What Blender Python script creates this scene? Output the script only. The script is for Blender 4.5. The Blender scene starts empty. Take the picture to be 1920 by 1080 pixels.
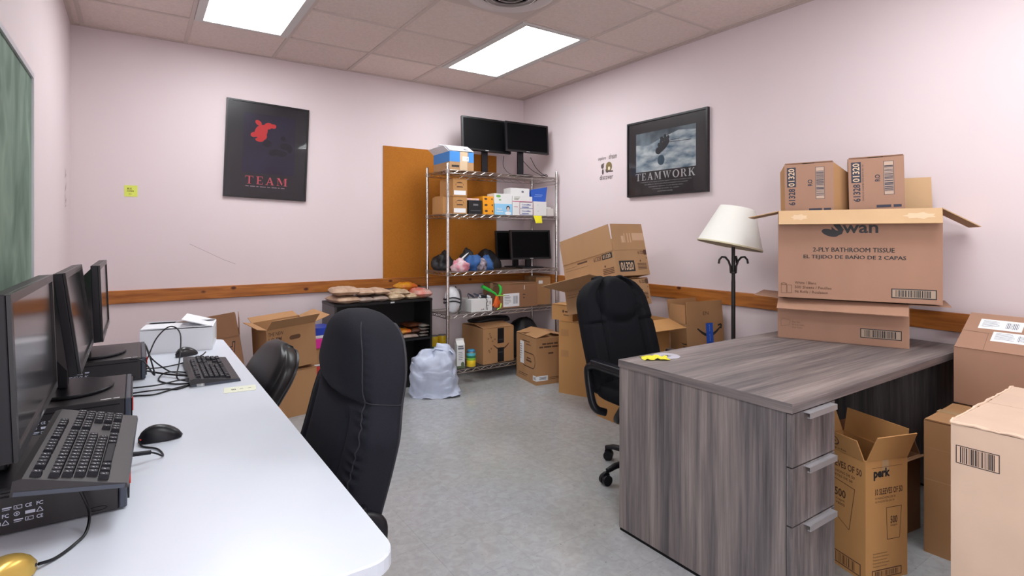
import bpy, math, random
from mathutils import Matrix, Vector, noise
R = math.radians
PI = math.pi
SC = bpy.context.scene
COL = SC.collection
rnd = random.Random(7)

# ------------------------------------------------------------------ camera, world, exposure
cam_d = bpy.data.cameras.new('camera')
cam = bpy.data.objects.new('camera', cam_d)
COL.objects.link(cam)
cam.location = (0, 0, 1.30)
cam.rotation_euler = (R(90), 0, R(-34.3))
cam_d.sensor_width = 36.0
cam_d.lens = 36.0 * 1032.0 / 1920.0
cam_d.shift_y = -100.0 / 1920.0
cam_d.clip_start = 0.05
SC.camera = cam

world = bpy.data.worlds.new('world')
SC.world = world
world.use_nodes = True
world.node_tree.nodes['Background'].inputs['Color'].default_value = (0.75, 0.85, 1.0, 1)
world.node_tree.nodes['Background'].inputs['Strength'].default_value = 0.4
SC.view_settings.view_transform = 'Standard'
SC.view_settings.look = 'None'
SC.view_settings.gamma = 1.0
SC.view_settings.use_curve_mapping = False
SC.view_settings.exposure = 0.12
PANEL = 14.0        # emission of the ceiling light diffusers

def area_light(name, loc, rot, sx, sy, power, colour):
    l = bpy.data.lights.new(name, 'AREA')
    l.shape = 'RECTANGLE'; l.size = sx; l.size_y = sy; l.energy = power; l.color = colour
    o = bpy.data.objects.new(name, l); COL.objects.link(o)
    o.location = loc; o.rotation_euler = rot
    return o
# daylight: cool area lamp added out of view by the left wall, behind the camera
area_light('side_fill', (-0.33, -0.95, 1.45), (R(90), 0, R(-82)), 1.5, 2.2, 80.0, (0.90, 0.95, 1.0))

# ------------------------------------------------------------------ mesh builder
class MB:
    def __init__(s):
        s.v = []; s.f = []; s.m = []; s.M = Matrix.Identity(4)
    def add(s, vs, fs, mi=0):
        b = len(s.v)
        s.v += [tuple(s.M @ Vector(p)) for p in vs]
        s.f += [tuple(b + i for i in f) for f in fs]
        s.m += [mi] * len(fs)
        return s
    def box(s, x0, y0, z0, x1, y1, z1, mi=0):
        vs = [(x0,y0,z0),(x1,y0,z0),(x1,y1,z0),(x0,y1,z0),(x0,y0,z1),(x1,y0,z1),(x1,y1,z1),(x0,y1,z1)]
        return s.add(vs, [(0,3,2,1),(4,5,6,7),(0,1,5,4),(1,2,6,5),(2,3,7,6),(3,0,4,7)], mi)
    def rbox(s, x0, y0, z0, x1, y1, z1, r, mi=0, n=3):
        # box with rounded vertical corners and a small top/bottom chamfer
        pts = []
        for cx, cy, a0 in ((x1-r,y1-r,0),(x0+r,y1-r,90),(x0+r,y0+r,180),(x1-r,y0+r,270)):
            for k in range(n+1):
                a = R(a0 + 90*k/n); pts.append((cx+r*math.cos(a), cy+r*math.sin(a)))
        return s.prism(pts, z0, z1, mi, ch=min(r*.4, (z1-z0)*.3, .004))
    def prism(s, pts, z0, z1, mi=0, ch=0):
        n = len(pts); cx = sum(p[0] for p in pts)/n; cy = sum(p[1] for p in pts)/n
        if ch:
            w = max(abs(p[0]-cx) for p in pts); h = max(abs(p[1]-cy) for p in pts)
            ins = [(cx+(p[0]-cx)*(1-ch/w), cy+(p[1]-cy)*(1-ch/h)) for p in pts]
            rows = [(ins,z0),(pts,z0+ch),(pts,z1-ch),(ins,z1)]
        else: rows = [(pts,z0),(pts,z1)]
        vs = [(p[0],p[1],z) for q,z in rows for p in q]
        fs = [tuple(range(n-1,-1,-1)), tuple((len(rows)-1)*n+i for i in range(n))]
        for k in range(len(rows)-1):
            for i in range(n):
                j = (i+1)%n; fs.append((k*n+i,k*n+j,(k+1)*n+j,(k+1)*n+i))
        return s.add(vs, fs, mi)
    def tube(s, path, r, n=8, mi=0, flat=1.0, closed=False):
        P = [Vector(p) for p in path]; m = len(P); rows = []
        rr = r if isinstance(r, (list, tuple)) else [r]*m
        up = Vector((0,0,1)); prev = None
        for i in range(m):
            if closed: t = P[(i+1)%m]-P[(i-1)%m]
            else: t = P[min(i+1,m-1)]-P[max(i-1,0)]
            t.normalize()
            if prev is None:
                a = up if abs(t.z) < .9 else Vector((1,0,0))
                x = t.cross(a).normalized()
            else:
                x = (prev - t*prev.dot(t)).normalized()
            prev = x; y = t.cross(x)
            rows.append([P[i] + x*math.cos(2*PI*k/n)*rr[i] + y*math.sin(2*PI*k/n)*rr[i]*flat for k in range(n)])
        vs = [tuple(p) for q in rows for p in q]; fs = []
        for i in range(m if closed else m-1):
            i2 = (i+1)%m
            for k in range(n):
                j = (k+1)%n; fs.append((i*n+k, i*n+j, i2*n+j, i2*n+k))
        if not closed:
            fs += [tuple(range(n-1,-1,-1)), tuple((m-1)*n+k for k in range(n))]
        return s.add(vs, fs, mi)
    def lathe(s, prof, n=24, mi=0, axis='Z', c=(0,0,0)):
        vs = []; fs = []; m = len(prof)
        for r, z in prof:
            for k in range(n):
                a = 2*PI*k/n; x, y = r*math.cos(a), r*math.sin(a)
                p = {'Z':(x,y,z),'X':(z,x,y),'Y':(x,-z,y)}[axis]
                vs.append((p[0]+c[0],p[1]+c[1],p[2]+c[2]))
        for i in range(m-1):
            for k in range(n):
                j = (k+1)%n; fs.append((i*n+k,i*n+j,(i+1)*n+j,(i+1)*n+k))
        if prof[0][0] > 0: fs.append(tuple(range(n-1,-1,-1)))
        if prof[-1][0] > 0: fs.append(tuple((m-1)*n+k for k in range(n)))
        return s.add(vs, fs, mi)
    def rows(s, rows, mi=0, closed=True, cap=True):
        n = len(rows[0]); vs = [tuple(p) for q in rows for p in q]; fs = []
        for i in range(len(rows)-1):
            for k in range(n if closed else n-1):
                j = (k+1)%n; fs.append((i*n+k,i*n+j,(i+1)*n+j,(i+1)*n+k))
        if cap and closed: fs += [tuple(range(n-1,-1,-1)), tuple((len(rows)-1)*n+k for k in range(n))]
        return s.add(vs, fs, mi)
    def quad(s, a, b, c, d, mi=0): return s.add([a,b,c,d], [(0,1,2,3)], mi)
    def build(s, name, mats, parent=None, smooth=False, bevel=0, loc=None):
        me = bpy.data.meshes.new(name)
        me.from_pydata(s.v, [], s.f)
        if not isinstance(mats, (list,tuple)): mats = [mats]
        for m in mats: me.materials.append(m)
        for p, mi in zip(me.polygons, s.m): p.material_index = mi; p.use_smooth = smooth
        me.update()
        o = bpy.data.objects.new(name, me); COL.objects.link(o)
        if parent: o.parent = parent
        if loc: o.location = loc
        if bevel:
            b = o.modifiers.new('bevel', 'BEVEL'); b.width = bevel; b.segments = 2; b.limit_method = 'ANGLE'
        if smooth:
            try:
                import bmesh
                bm = bmesh.new(); bm.from_mesh(me)
                for e in bm.edges:
                    if len(e.link_faces) == 2 and e.calc_face_angle() > R(50): e.smooth = False
                bm.to_mesh(me); bm.free()
            except Exception: pass
        return o

def sm(a, b, x):
    t = max(0, min(1, (x-a)/(b-a))); return t*t*(3-2*t)
def empty(name, loc=(0,0,0), rz=0, rot=None):
    o = bpy.data.objects.new(name, None); COL.objects.link(o)
    o.empty_display_size = .05
    o.location = loc; o.rotation_euler = rot if rot else (0,0,rz)
    return o
def tag(o, label, cat, group=None):
    o['label'] = label; o['category'] = cat
    if group: o['group'] = group
    return o
def thing(name, label, cat, loc=(0,0,0), rz=0, group=None, rot=None):
    return tag(empty(name, loc, rz, rot), label, cat, group)
def struct(o): o['kind'] = 'structure'; return o
def stuff(o): o['kind'] = 'stuff'; return o

# ------------------------------------------------------------------ materials
def lin(h):
    h = h.lstrip('#'); out = []
    for i in (0,2,4):
        c = int(h[i:i+2],16)/255
        out.append(c/12.92 if c <= .04045 else ((c+.055)/1.055)**2.4)
    return (*out, 1)
MC = {}
def mat(name, col, rough=.6, metal=0, var=0, scale=20, stretch=(1,1,1), bump=0, bscale=None, spec=None, col2=None,
        coords='Object', rand=0, clear=0, trans=0, emit=None, estr=0, alpha=1, sheen=0):
    if name in MC: return MC[name]
    m = bpy.data.materials.new(name); m.use_nodes = True; MC[name] = m
    nt = m.node_tree; b = nt.nodes['Principled BSDF']; N = nt.nodes.new; L = nt.links.new
    c = lin(col) if isinstance(col, str) else (*col, 1)
    b.inputs['Base Color'].default_value = c
    b.inputs['Roughness'].default_value = rough; b.inputs['Metallic'].default_value = metal
    if spec is not None: b.inputs['Specular IOR Level'].default_value = spec
    if clear: b.inputs['Coat Weight'].default_value = clear; b.inputs['Coat Roughness'].default_value = .05
    if trans: b.inputs['Transmission Weight'].default_value = trans
    if alpha < 1: b.inputs['Alpha'].default_value = alpha
    if sheen: b.inputs['Sheen Weight'].default_value = sheen
    if emit: b.inputs['Emission Color'].default_value = (*emit,1); b.inputs['Emission Strength'].default_value = estr
    if var or bump or col2:
        if coords == 'World':
            src = N('ShaderNodeNewGeometry').outputs['Position']
        else: src = N('ShaderNodeTexCoord').outputs['Object']
        mp = N('ShaderNodeMapping'); mp.inputs['Scale'].default_value = stretch; L(src, mp.inputs['Vector'])
        nz = N('ShaderNodeTexNoise'); nz.inputs['Scale'].default_value = scale; nz.inputs['Detail'].default_value = 5
        L(mp.outputs[0], nz.inputs['Vector'])
        if var or col2:
            rp = N('ShaderNodeValToRGB'); rp.color_ramp.elements[0].position = .3; rp.color_ramp.elements[1].position = .7
            c2 = lin(col2) if col2 else tuple(x*(1+var) for x in c[:3])+(1,)
            c1 = c if col2 else tuple(x*(1-var) for x in c[:3])+(1,)
            rp.color_ramp.elements[0].color = c1; rp.color_ramp.elements[1].color = c2
            L(nz.outputs['Fac'], rp.inputs[0]); out = rp.outputs[0]
            if rand:
                oi = N('ShaderNodeObjectInfo'); hs = N('ShaderNodeHueSaturation')
                mr = N('ShaderNodeMapRange'); mr.inputs['To Min'].default_value = 1-rand; mr.inputs['To Max'].default_value = 1+rand
                L(oi.outputs['Random'], mr.inputs['Value']); L(mr.outputs[0], hs.inputs['Value']); L(out, hs.inputs['Color']); out = hs.outputs[0]
            L(out, b.inputs['Base Color'])
        if bump:
            nb = N('ShaderNodeTexNoise'); nb.inputs['Scale'].default_value = bscale or scale; nb.inputs['Detail'].default_value = 4
            L(mp.outputs[0], nb.inputs['Vector'])
            bp = N('ShaderNodeBump'); bp.inputs['Strength'].default_value = bump; bp.inputs['Distance'].default_value = .003
            L(nb.outputs['Fac'], bp.inputs['Height']); L(bp.outputs[0], b.inputs['Normal'])
    return m

wall_m = mat('wall_paint', (.72,.615,.63), .75, var=.02, scale=1.6, stretch=(1,1,.35), bump=.08, bscale=60, coords='World')
ceil_m = mat('ceiling_tile', (.74,.62,.57), .9, var=.06, scale=55, bump=.35, bscale=90, rand=.05, coords='World')
grid_m = mat('ceiling_grid', (.60,.50,.46), .6)
cardboard = {
 'tan':   mat('card_tan',   (.44,.255,.125), .8, var=.05, scale=6, bump=.1, bscale=90, stretch=(1,1,.3)),
 'pink':  mat('card_pink',  (.36,.20,.132), .8, var=.05, scale=6, bump=.1, bscale=90, stretch=(1,1,.3)),
 'pale':  mat('card_pale',  (.58,.42,.315), .8, var=.05, scale=7, bump=.15, bscale=60),
 'orange':mat('card_orange',(.48,.245,.085), .8, var=.06, scale=6, bump=.1, bscale=90, stretch=(1,1,.3)),
 'brown': mat('card_brown', (.30,.150,.075), .8, var=.06, scale=6, bump=.1, bscale=90, stretch=(1,1,.3)),
 'mid':   mat('card_mid',   (.42,.225,.10), .8, var=.06, scale=6, bump=.1, bscale=90, stretch=(1,1,.3)),
 'inner_lit': mat('card_inner_lit', (.52,.335,.18), .8, var=.05, scale=6, bump=.1, bscale=90),  # inside board tone; top light on the flaps painted in as extra lightness
 'white': mat('card_white', (.80,.81,.85), .6, var=.02, scale=6),
}
tape_m = mat('packing_tape', (.50,.33,.18), .25)
ink = mat('ink_black', (.018,.016,.018), .6)
ink_br = mat('ink_brown', (.10,.045,.025), .7)
ink_soft = mat('ink_faded', (.20,.11,.07), .7)
white_m = mat('white_paper', (.82,.83,.85), .7)
cream_m = mat('cream_print', (.62,.45,.30), .7)
blackp = mat('black_plastic', (.006,.006,.009), .38, spec=.35)
blackm = mat('black_matte', (.005,.005,.006), .8, spec=.2)
dkgrey = mat('dark_grey_plastic', (.022,.019,.021), .42)
bluegrey = mat('blue_grey_edge', (.05,.06,.085), .4)
screen_m = mat('screen_glass', (.02,.019,.020), .13, spec=.9)
screen_off = mat('screen_matte', (.0015,.0015,.002), .5, spec=.08)
chrome = mat('chrome', (.62,.60,.58), .22, metal=1)
chrome_d = mat('chrome_wire', (.50,.47,.44), .3, metal=1)
alum = mat('brushed_aluminium', (.60,.60,.63), .35, metal=.7)
fabric = mat('black_fabric', (.0085,.009,.015), .85, var=.15, scale=300, bump=.2, bscale=400, spec=.25)
fabric2 = mat('black_upholstery', (.004,.0045,.007), .8, bump=.15, bscale=300, spec=.2)
leather = mat('black_leather', (.006,.005,.006), .36, spec=.35, bump=.1, bscale=200)
wood_o = mat('orange_wood', (.38,.12,.03), .4, var=.2, scale=8, stretch=(1,6,6))
red_m = mat('red_plastic', (.75,.03,.02), .4)
tabletop = mat('white_laminate', (.66,.71,.79), .32, var=.015, scale=4)
steel = mat('grey_steel', (.20,.20,.21), .4, metal=.6)
yellow = mat('yellow_paper', (.80,.72,.03), .6)
lime = mat('lime_sticky_note', (.68,.75,.12), .6)
gold = mat('gold_plastic', (.62,.42,.10), .28, metal=.55)
shade_m = mat('lamp_shade_linen', (.86,.85,.79), .85, bump=.1, bscale=300)
iron = mat('wrought_iron', (.012,.009,.009), .5)
pbag = mat('translucent_white_bag', (.46,.51,.64), .32, var=.12, scale=7, bump=.5, bscale=14)
light_m = mat('light_diffuser', (.9,.9,.88), .5, emit=(.94,.98,1.0), estr=PANEL)
screws = mat('screw_grey', (.3,.3,.32), .4, metal=.8)

def laminate(name, st):
    m = mat(name, (.2,.17,.15), .42)
    nt = m.node_tree; N = nt.nodes.new; L = nt.links.new; b = nt.nodes['Principled BSDF']
    tc = N('ShaderNodeTexCoord'); out = None
    facs = []
    for sc, k in ((1.0,11.0),(1.0,60.0)):
        mp = N('ShaderNodeMapping'); mp.inputs['Scale'].default_value = st
        nz = N('ShaderNodeTexNoise'); nz.inputs['Scale'].default_value = k; nz.inputs['Detail'].default_value = 6; nz.inputs['Roughness'].default_value = .65
        L(tc.outputs['Object'], mp.inputs['Vector']); L(mp.outputs[0], nz.inputs['Vector']); facs.append(nz.outputs['Fac'])
    mx = N('ShaderNodeMix'); mx.inputs['Factor'].default_value = .45; L(facs[0], mx.inputs['A']); L(facs[1], mx.inputs['B'])
    rp = N('ShaderNodeValToRGB'); e = rp.color_ramp.elements
    e[0].position = .36; e[0].color = (.066,.058,.062,1); e[1].position = .66; e[1].color = (.33,.285,.268,1)
    q = e.new(.45); q.color = (.125,.110,.112,1); q = e.new(.55); q.color = (.215,.180,.172,1)
    L(mx.outputs['Result'], rp.inputs[0]); L(rp.outputs[0], b.inputs['Base Color'])
    return m
lam_v = laminate('grey_wood_laminate_upright', (1,1,.035))
lam_h = laminate('grey_wood_laminate_top', (.035,1,1))
lam_d = laminate('grey_wood_laminate_drawer', (1,1,.08))

def pine():
    m = mat('knotty_pine', (.3,.1,.02), .35)
    nt = m.node_tree; N = nt.nodes.new; L = nt.links.new; b = nt.nodes['Principled BSDF']
    g = N('ShaderNodeNewGeometry')
    mp = N('ShaderNodeMapping'); mp.inputs['Scale'].default_value = (1.2,1.2,14)
    nz = N('ShaderNodeTexNoise'); nz.inputs['Scale'].default_value = 3; nz.inputs['Detail'].default_value = 5; nz.inputs['Distortion'].default_value = .6
    L(g.outputs['Position'], mp.inputs['Vector']); L(mp.outputs[0], nz.inputs['Vector'])
    rp = N('ShaderNodeValToRGB'); e = rp.color_ramp.elements
    e[0].position = .3; e[0].color = (.26,.075,.012,1); e[1].position = .7; e[1].color = (.50,.18,.035,1)
    L(nz.outputs['Fac'], rp.inputs[0])
    vo = N('ShaderNodeTexVoronoi'); vo.inputs['Scale'].default_value = 5.5
    mp2 = N('ShaderNodeMapping'); mp2.inputs['Scale'].default_value = (1,1,1.6); L(g.outputs['Position'], mp2.inputs['Vector']); L(mp2.outputs[0], vo.inputs['Vector'])
    r2 = N('ShaderNodeValToRGB'); r2.color_ramp.elements[0].position = .07; r2.color_ramp.elements[0].color = (1,1,1,1)
    r2.color_ramp.elements[1].position = .14; r2.color_ramp.elements[1].color = (0,0,0,1)
    L(vo.outputs['Distance'], r2.inputs[0])
    mx = N('ShaderNodeMix'); mx.data_type = 'RGBA'; L(r2.outputs[0], mx.inputs['Factor']); L(rp.outputs[0], mx.inputs[6]); mx.inputs[7].default_value = (.07,.015,.006,1)
    L(mx.outputs[2], b.inputs['Base Color'])
    return m
pine_m = pine()

def tile_mat():
    m = mat('vinyl_floor_tile', (.4,.4,.4), .22)
    nt = m.node_tree; N = nt.nodes.new; L = nt.links.new; b = nt.nodes['Principled BSDF']
    g = N('ShaderNodeNewGeometry')
    def nse(s, d=6, dist=0):
        n = N('ShaderNodeTexNoise'); n.inputs['Scale'].default_value = s; n.inputs['Detail'].default_value = d; n.inputs['Distortion'].default_value = dist
        L(g.outputs['Position'], n.inputs['Vector']); return n
    n1 = nse(26, 8, .8); r1 = N('ShaderNodeValToRGB'); e = r1.color_ramp.elements
    e[0].position = .34; e[0].color = (.335,.343,.355,1); e[1].position = .66; e[1].color = (.395,.407,.425,1)
    L(n1.outputs['Fac'], r1.inputs[0])
    n2 = nse(1.3, 3); r2 = N('ShaderNodeValToRGB'); e = r2.color_ramp.elements
    e[0].position = .38; e[0].color = (.97,.945,.89,1); e[1].position = .6; e[1].color = (1,1,1,1)
    L(n2.outputs['Fac'], r2.inputs[0])
    mx = N('ShaderNodeMix'); mx.data_type = 'RGBA'; mx.blend_type = 'MULTIPLY'; mx.inputs['Factor'].default_value = 1
    L(r1.outputs[0], mx.inputs[6]); L(r2.outputs[0], mx.inputs[7])
    n3 = nse(90, 2); r3 = N('ShaderNodeValToRGB'); e = r3.color_ramp.elements
    e[0].position = .27; e[0].color = (.45,.42,.38,1); e[1].position = .33; e[1].color = (1,1,1,1)
    L(n3.outputs['Fac'], r3.inputs[0])
    m2 = N('ShaderNodeMix'); m2.data_type = 'RGBA'; m2.blend_type = 'MULTIPLY'; m2.inputs['Factor'].default_value = .6
    L(mx.outputs[2], m2.inputs[6]); L(r3.outputs[0], m2.inputs[7]); L(m2.outputs[2], b.inputs['Base Color'])
    n4 = nse(3, 3); mr = N('ShaderNodeMapRange'); mr.inputs['To Min'].default_value = .07; mr.inputs['To Max'].default_value = .20
    L(n4.outputs['Fac'], mr.inputs['Value']); L(mr.outputs[0], b.inputs['Roughness'])
    bp = N('ShaderNodeBump'); bp.inputs['Strength'].default_value = .03; L(n4.outputs['Fac'], bp.inputs['Height']); L(bp.outputs[0], b.inputs['Normal'])
    return m
floor_m = tile_mat()

def chalk_mat():
    m = mat('green_chalkboard', (.08,.14,.10), .75)
    nt = m.node_tree; N = nt.nodes.new; L = nt.links.new; b = nt.nodes['Principled BSDF']
    g = N('ShaderNodeNewGeometry'); mp = N('ShaderNodeMapping'); mp.inputs['Scale'].default_value = (1,1.6,.8); mp.inputs['Rotation'].default_value = (.5,0,0)
    n = N('ShaderNodeTexNoise'); n.inputs['Scale'].default_value = 3; n.inputs['Detail'].default_value = 3; n.inputs['Distortion'].default_value = 1.2
    L(g.outputs['Position'], mp.inputs['Vector']); L(mp.outputs[0], n.inputs['Vector'])
    r = N('ShaderNodeValToRGB'); e = r.color_ramp.elements; e[0].position=.35; e[0].color=(.085,.145,.105,1); e[1].position=.75; e[1].color=(.23,.32,.25,1)
    L(n.outputs['Fac'], r.inputs[0]); L(r.outputs[0], b.inputs['Base Color']); return m
chalk_m = chalk_mat()
cork_m = mat('orange_cork', (.40,.135,.006), .85, var=.12, scale=140, coords='World', bump=.2, bscale=160)

# ------------------------------------------------------------------ text and print
TC = {}
def glyphs(s, bold=.0, shear=0, spacing=1.0):
    k = (s, bold, shear, spacing)
    if k not in TC:
        c = bpy.data.curves.new('t', 'FONT'); c.body = s; c.size = 1; c.offset = bold; c.shear = shear; c.space_character = spacing
        c.resolution_u = 2; c.align_x = 'LEFT'; c.space_line = 1.0
        o = bpy.data.objects.new('t', c); COL.objects.link(o)
        bpy.context.view_layer.update()
        me = bpy.data.meshes.new_from_object(o)
        vs = [tuple(v.co) for v in me.vertices]; fs = [tuple(p.vertices) for p in me.polygons]
        bpy.data.objects.remove(o); bpy.data.curves.remove(c); bpy.data.meshes.remove(me)
        x0 = min(v[0] for v in vs); x1 = max(v[0] for v in vs); y0 = min(v[1] for v in vs); y1 = max(v[1] for v in vs)
        TC[k] = ([((v[0]-x0)/(x1-x0), (v[1]-y0)/(y1-y0)) for v in vs], fs)
    return TC[k]
def put_text(mb, M, s, x, y, w, h, mi=0, bold=.0, shear=0, rot=0, lift=.0009):
    """text fitted to the rectangle (x, y, w, h) of the face M; rot = 90 reads upwards"""
    vs, fs = glyphs(s, bold, shear)
    if rot == 90: pts = [(x + w - v*w, y + u*h, lift) for u, v in vs]
    elif rot == -90: pts = [(x + v*w, y + h - u*h, lift) for u, v in vs]
    elif rot == 180: pts = [(x + w - u*w, y + h - v*h, lift) for u, v in vs]
    else: pts = [(x + u*w, y + v*h, lift) for u, v in vs]
    mb.add([tuple(M @ Vector(p)) for p in pts], fs, mi)
def text(parent, M, s, x, y, w, h, m=None, name='lettering', **k):
    mb = MB(); put_text(mb, M, s, x, y, w, h, **k); return mb.build(name, m or ink, parent)
def rect(mb, M, x0, y0, x1, y1, lift=.0007, mi=0):
    mb.add([tuple(M @ Vector(p)) for p in ((x0,y0,lift),(x1,y0,lift),(x1,y1,lift),(x0,y1,lift))], [(0,1,2,3)], mi)
def frame(mb, M, x0, y0, x1, y1, t, lift=.0007, mi=0):
    rect(mb,M,x0,y0,x1,y0+t,lift,mi); rect(mb,M,x0,y1-t,x1,y1,lift,mi); rect(mb,M,x0,y0+t,x0+t,y1-t,lift,mi); rect(mb,M,x1-t,y0+t,x1,y1-t,lift,mi)
def line(mb, M, pts, t, lift=.0008, mi=0):
    for (a,b),(c,d) in zip(pts, pts[1:]):
        L = math.hypot(c-a, d-b) or 1e-6; nx, ny = -(d-b)/L*t/2, (c-a)/L*t/2
        mb.add([tuple(M @ Vector(p)) for p in ((a+nx,b+ny,lift),(a-nx,b-ny,lift),(c-nx,d-ny,lift),(c+nx,d+ny,lift))], [(0,1,2,3)], mi)
SERIF = {
 'T': [(0,.93,1,1),(0,.76,.05,.93),(.95,.76,1,.93),(.41,.05,.59,.93),(.27,0,.73,.05)],
 'E': [(0,.95,.93,1),(.14,.05,.36,.95),(0,0,.96,.05),(.36,.47,.66,.54),(.66,.38,.71,.63),(.87,.74,.93,.95),(.90,.05,.96,.27)],
 'A': [[(.46,1),(.56,1),(.90,.05),(.68,.05)],[(.46,1),(.50,.86),(.21,.05),(.13,.05)],(.29,.30,.62,.36),(.0,0,.32,.05),(.58,0,1,.05)],
 'M': [[(.10,.95),(.28,.95),(.54,.24),(.48,.06)],[(.48,.06),(.54,.24),(.76,.95),(.72,.95)],(.0,.95,.28,1),(.74,.95,1,1),(.10,.05,.14,.93),(.74,.05,.90,.95),(.0,0,.25,.05),(.64,0,1,.05)],
 'W': [[(.08,.95),(.23,.95),(.38,.20),(.33,0)],[(.33,0),(.38,.20),(.53,.95),(.49,.95)],[(.45,.95),(.58,.95),(.72,.20),(.67,0)],[(.67,0),(.72,.20),(.92,.95),(.87,.95)],(.0,.95,.32,1),(.38,.95,.66,1),(.78,.95,1,1)],
 'R': [(.12,.05,.32,.95),(0,.95,.55,1),(0,0,.42,.05),[(.55,1),(.72,.94),(.80,.80),(.80,.70),(.70,.56),(.52,.50),(.52,.55),(.60,.62),(.62,.76),(.58,.90),(.50,.95)],(.32,.50,.52,.55),[(.44,.50),(.60,.50),(.92,.05),(.72,.05)],(.68,0,1,.05)],
 'K': [(.12,.05,.32,.95),(0,.95,.44,1),(0,0,.44,.05),[(.32,.42),(.32,.52),(.74,.95),(.82,.95)],[(.42,.56),(.56,.66),(.94,.05),(.72,.05)],(.64,.95,.92,1),(.66,0,1,.05)],
}
def serif(mb, M, ch, x, y, w, h, mi=0):
    if ch == 'O':
        o_, i_ = [], []
        for k in range(28):
            a = 2*PI*k/28; o_.append((x+w*(.5+.5*math.cos(a)), y+h*(.5+.52*math.sin(a)))); i_.append((x+w*(.5+.30*math.cos(a)), y+h*(.5+.45*math.sin(a))))
        vs = [tuple(M @ Vector((p[0],p[1],.001))) for p in o_+i_]
        mb.add(vs, [(k,(k+1)%28,28+(k+1)%28,28+k) for k in range(28)], mi); return
    for k, q in enumerate(SERIF[ch]):
        lf = .0009 + .00006*k
        if isinstance(q, tuple): rect(mb, M, x+w*q[0], y+h*q[1], x+w*q[2], y+h*q[3], lf, mi)
        else: mb.add([tuple(M @ Vector((x+w*a, y+h*b, lf))) for a, b in q], [tuple(range(len(q)))], mi)
def barcode(parent, M, x0, y0, x1, y1, m=None, vertical=False, bg=None, t=.003, seed=1):
    r = random.Random(seed); mb = MB()
    if bg: rect(mb, M, x0, y0, x1, y1, .0005, 1)
    frame(mb, M, x0, y0, x1, y1, t)
    a, b = (y0, y1) if vertical else (x0, x1); g = (b-a)
    p = a + g*.10
    while p < b - g*.12:
        w = g*r.choice((.008,.014,.022,.03)); 
        if vertical: rect(mb, M, x0+t*1.6, p, x1-t*1.6, p+w, .0008)
        else: rect(mb, M, p, y0+t*1.6, p+w, y1-t*1.6, .0008)
        p += w + g*r.choice((.010,.016,.024))
    return mb.build('barcode', [m or ink, bg or white_m], parent)
def sticker(parent, M, x0, y0, x1, y1, m=None, lines=4, name='shipping_label', seed=3, code=True):
    mb = MB(); rect(mb, M, x0, y0, x1, y1, .0010)
    o = mb.build(name, m or white_m, parent)
    r = random.Random(seed); mb = MB(); w, h = x1-x0, y1-y0
    for k in range(lines):
        y = y1 - h*(.14 + .72*k/lines); L = r.uniform(.25,.5)
        rect(mb, M, x0+w*.07, y-h*.035, x0+w*(.07+L), y, .0015)
    if code:
        p = x0+w*.62
        while p < x1-w*.08:
            q = w*r.choice((.01,.02)); rect(mb, M, p, y0+h*.2, p+q, y1-h*.2, .0015); p += q + w*.018
    mb.build('print', mat('grey_print', (.16,.17,.20), .7), o)
    return o

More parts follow.
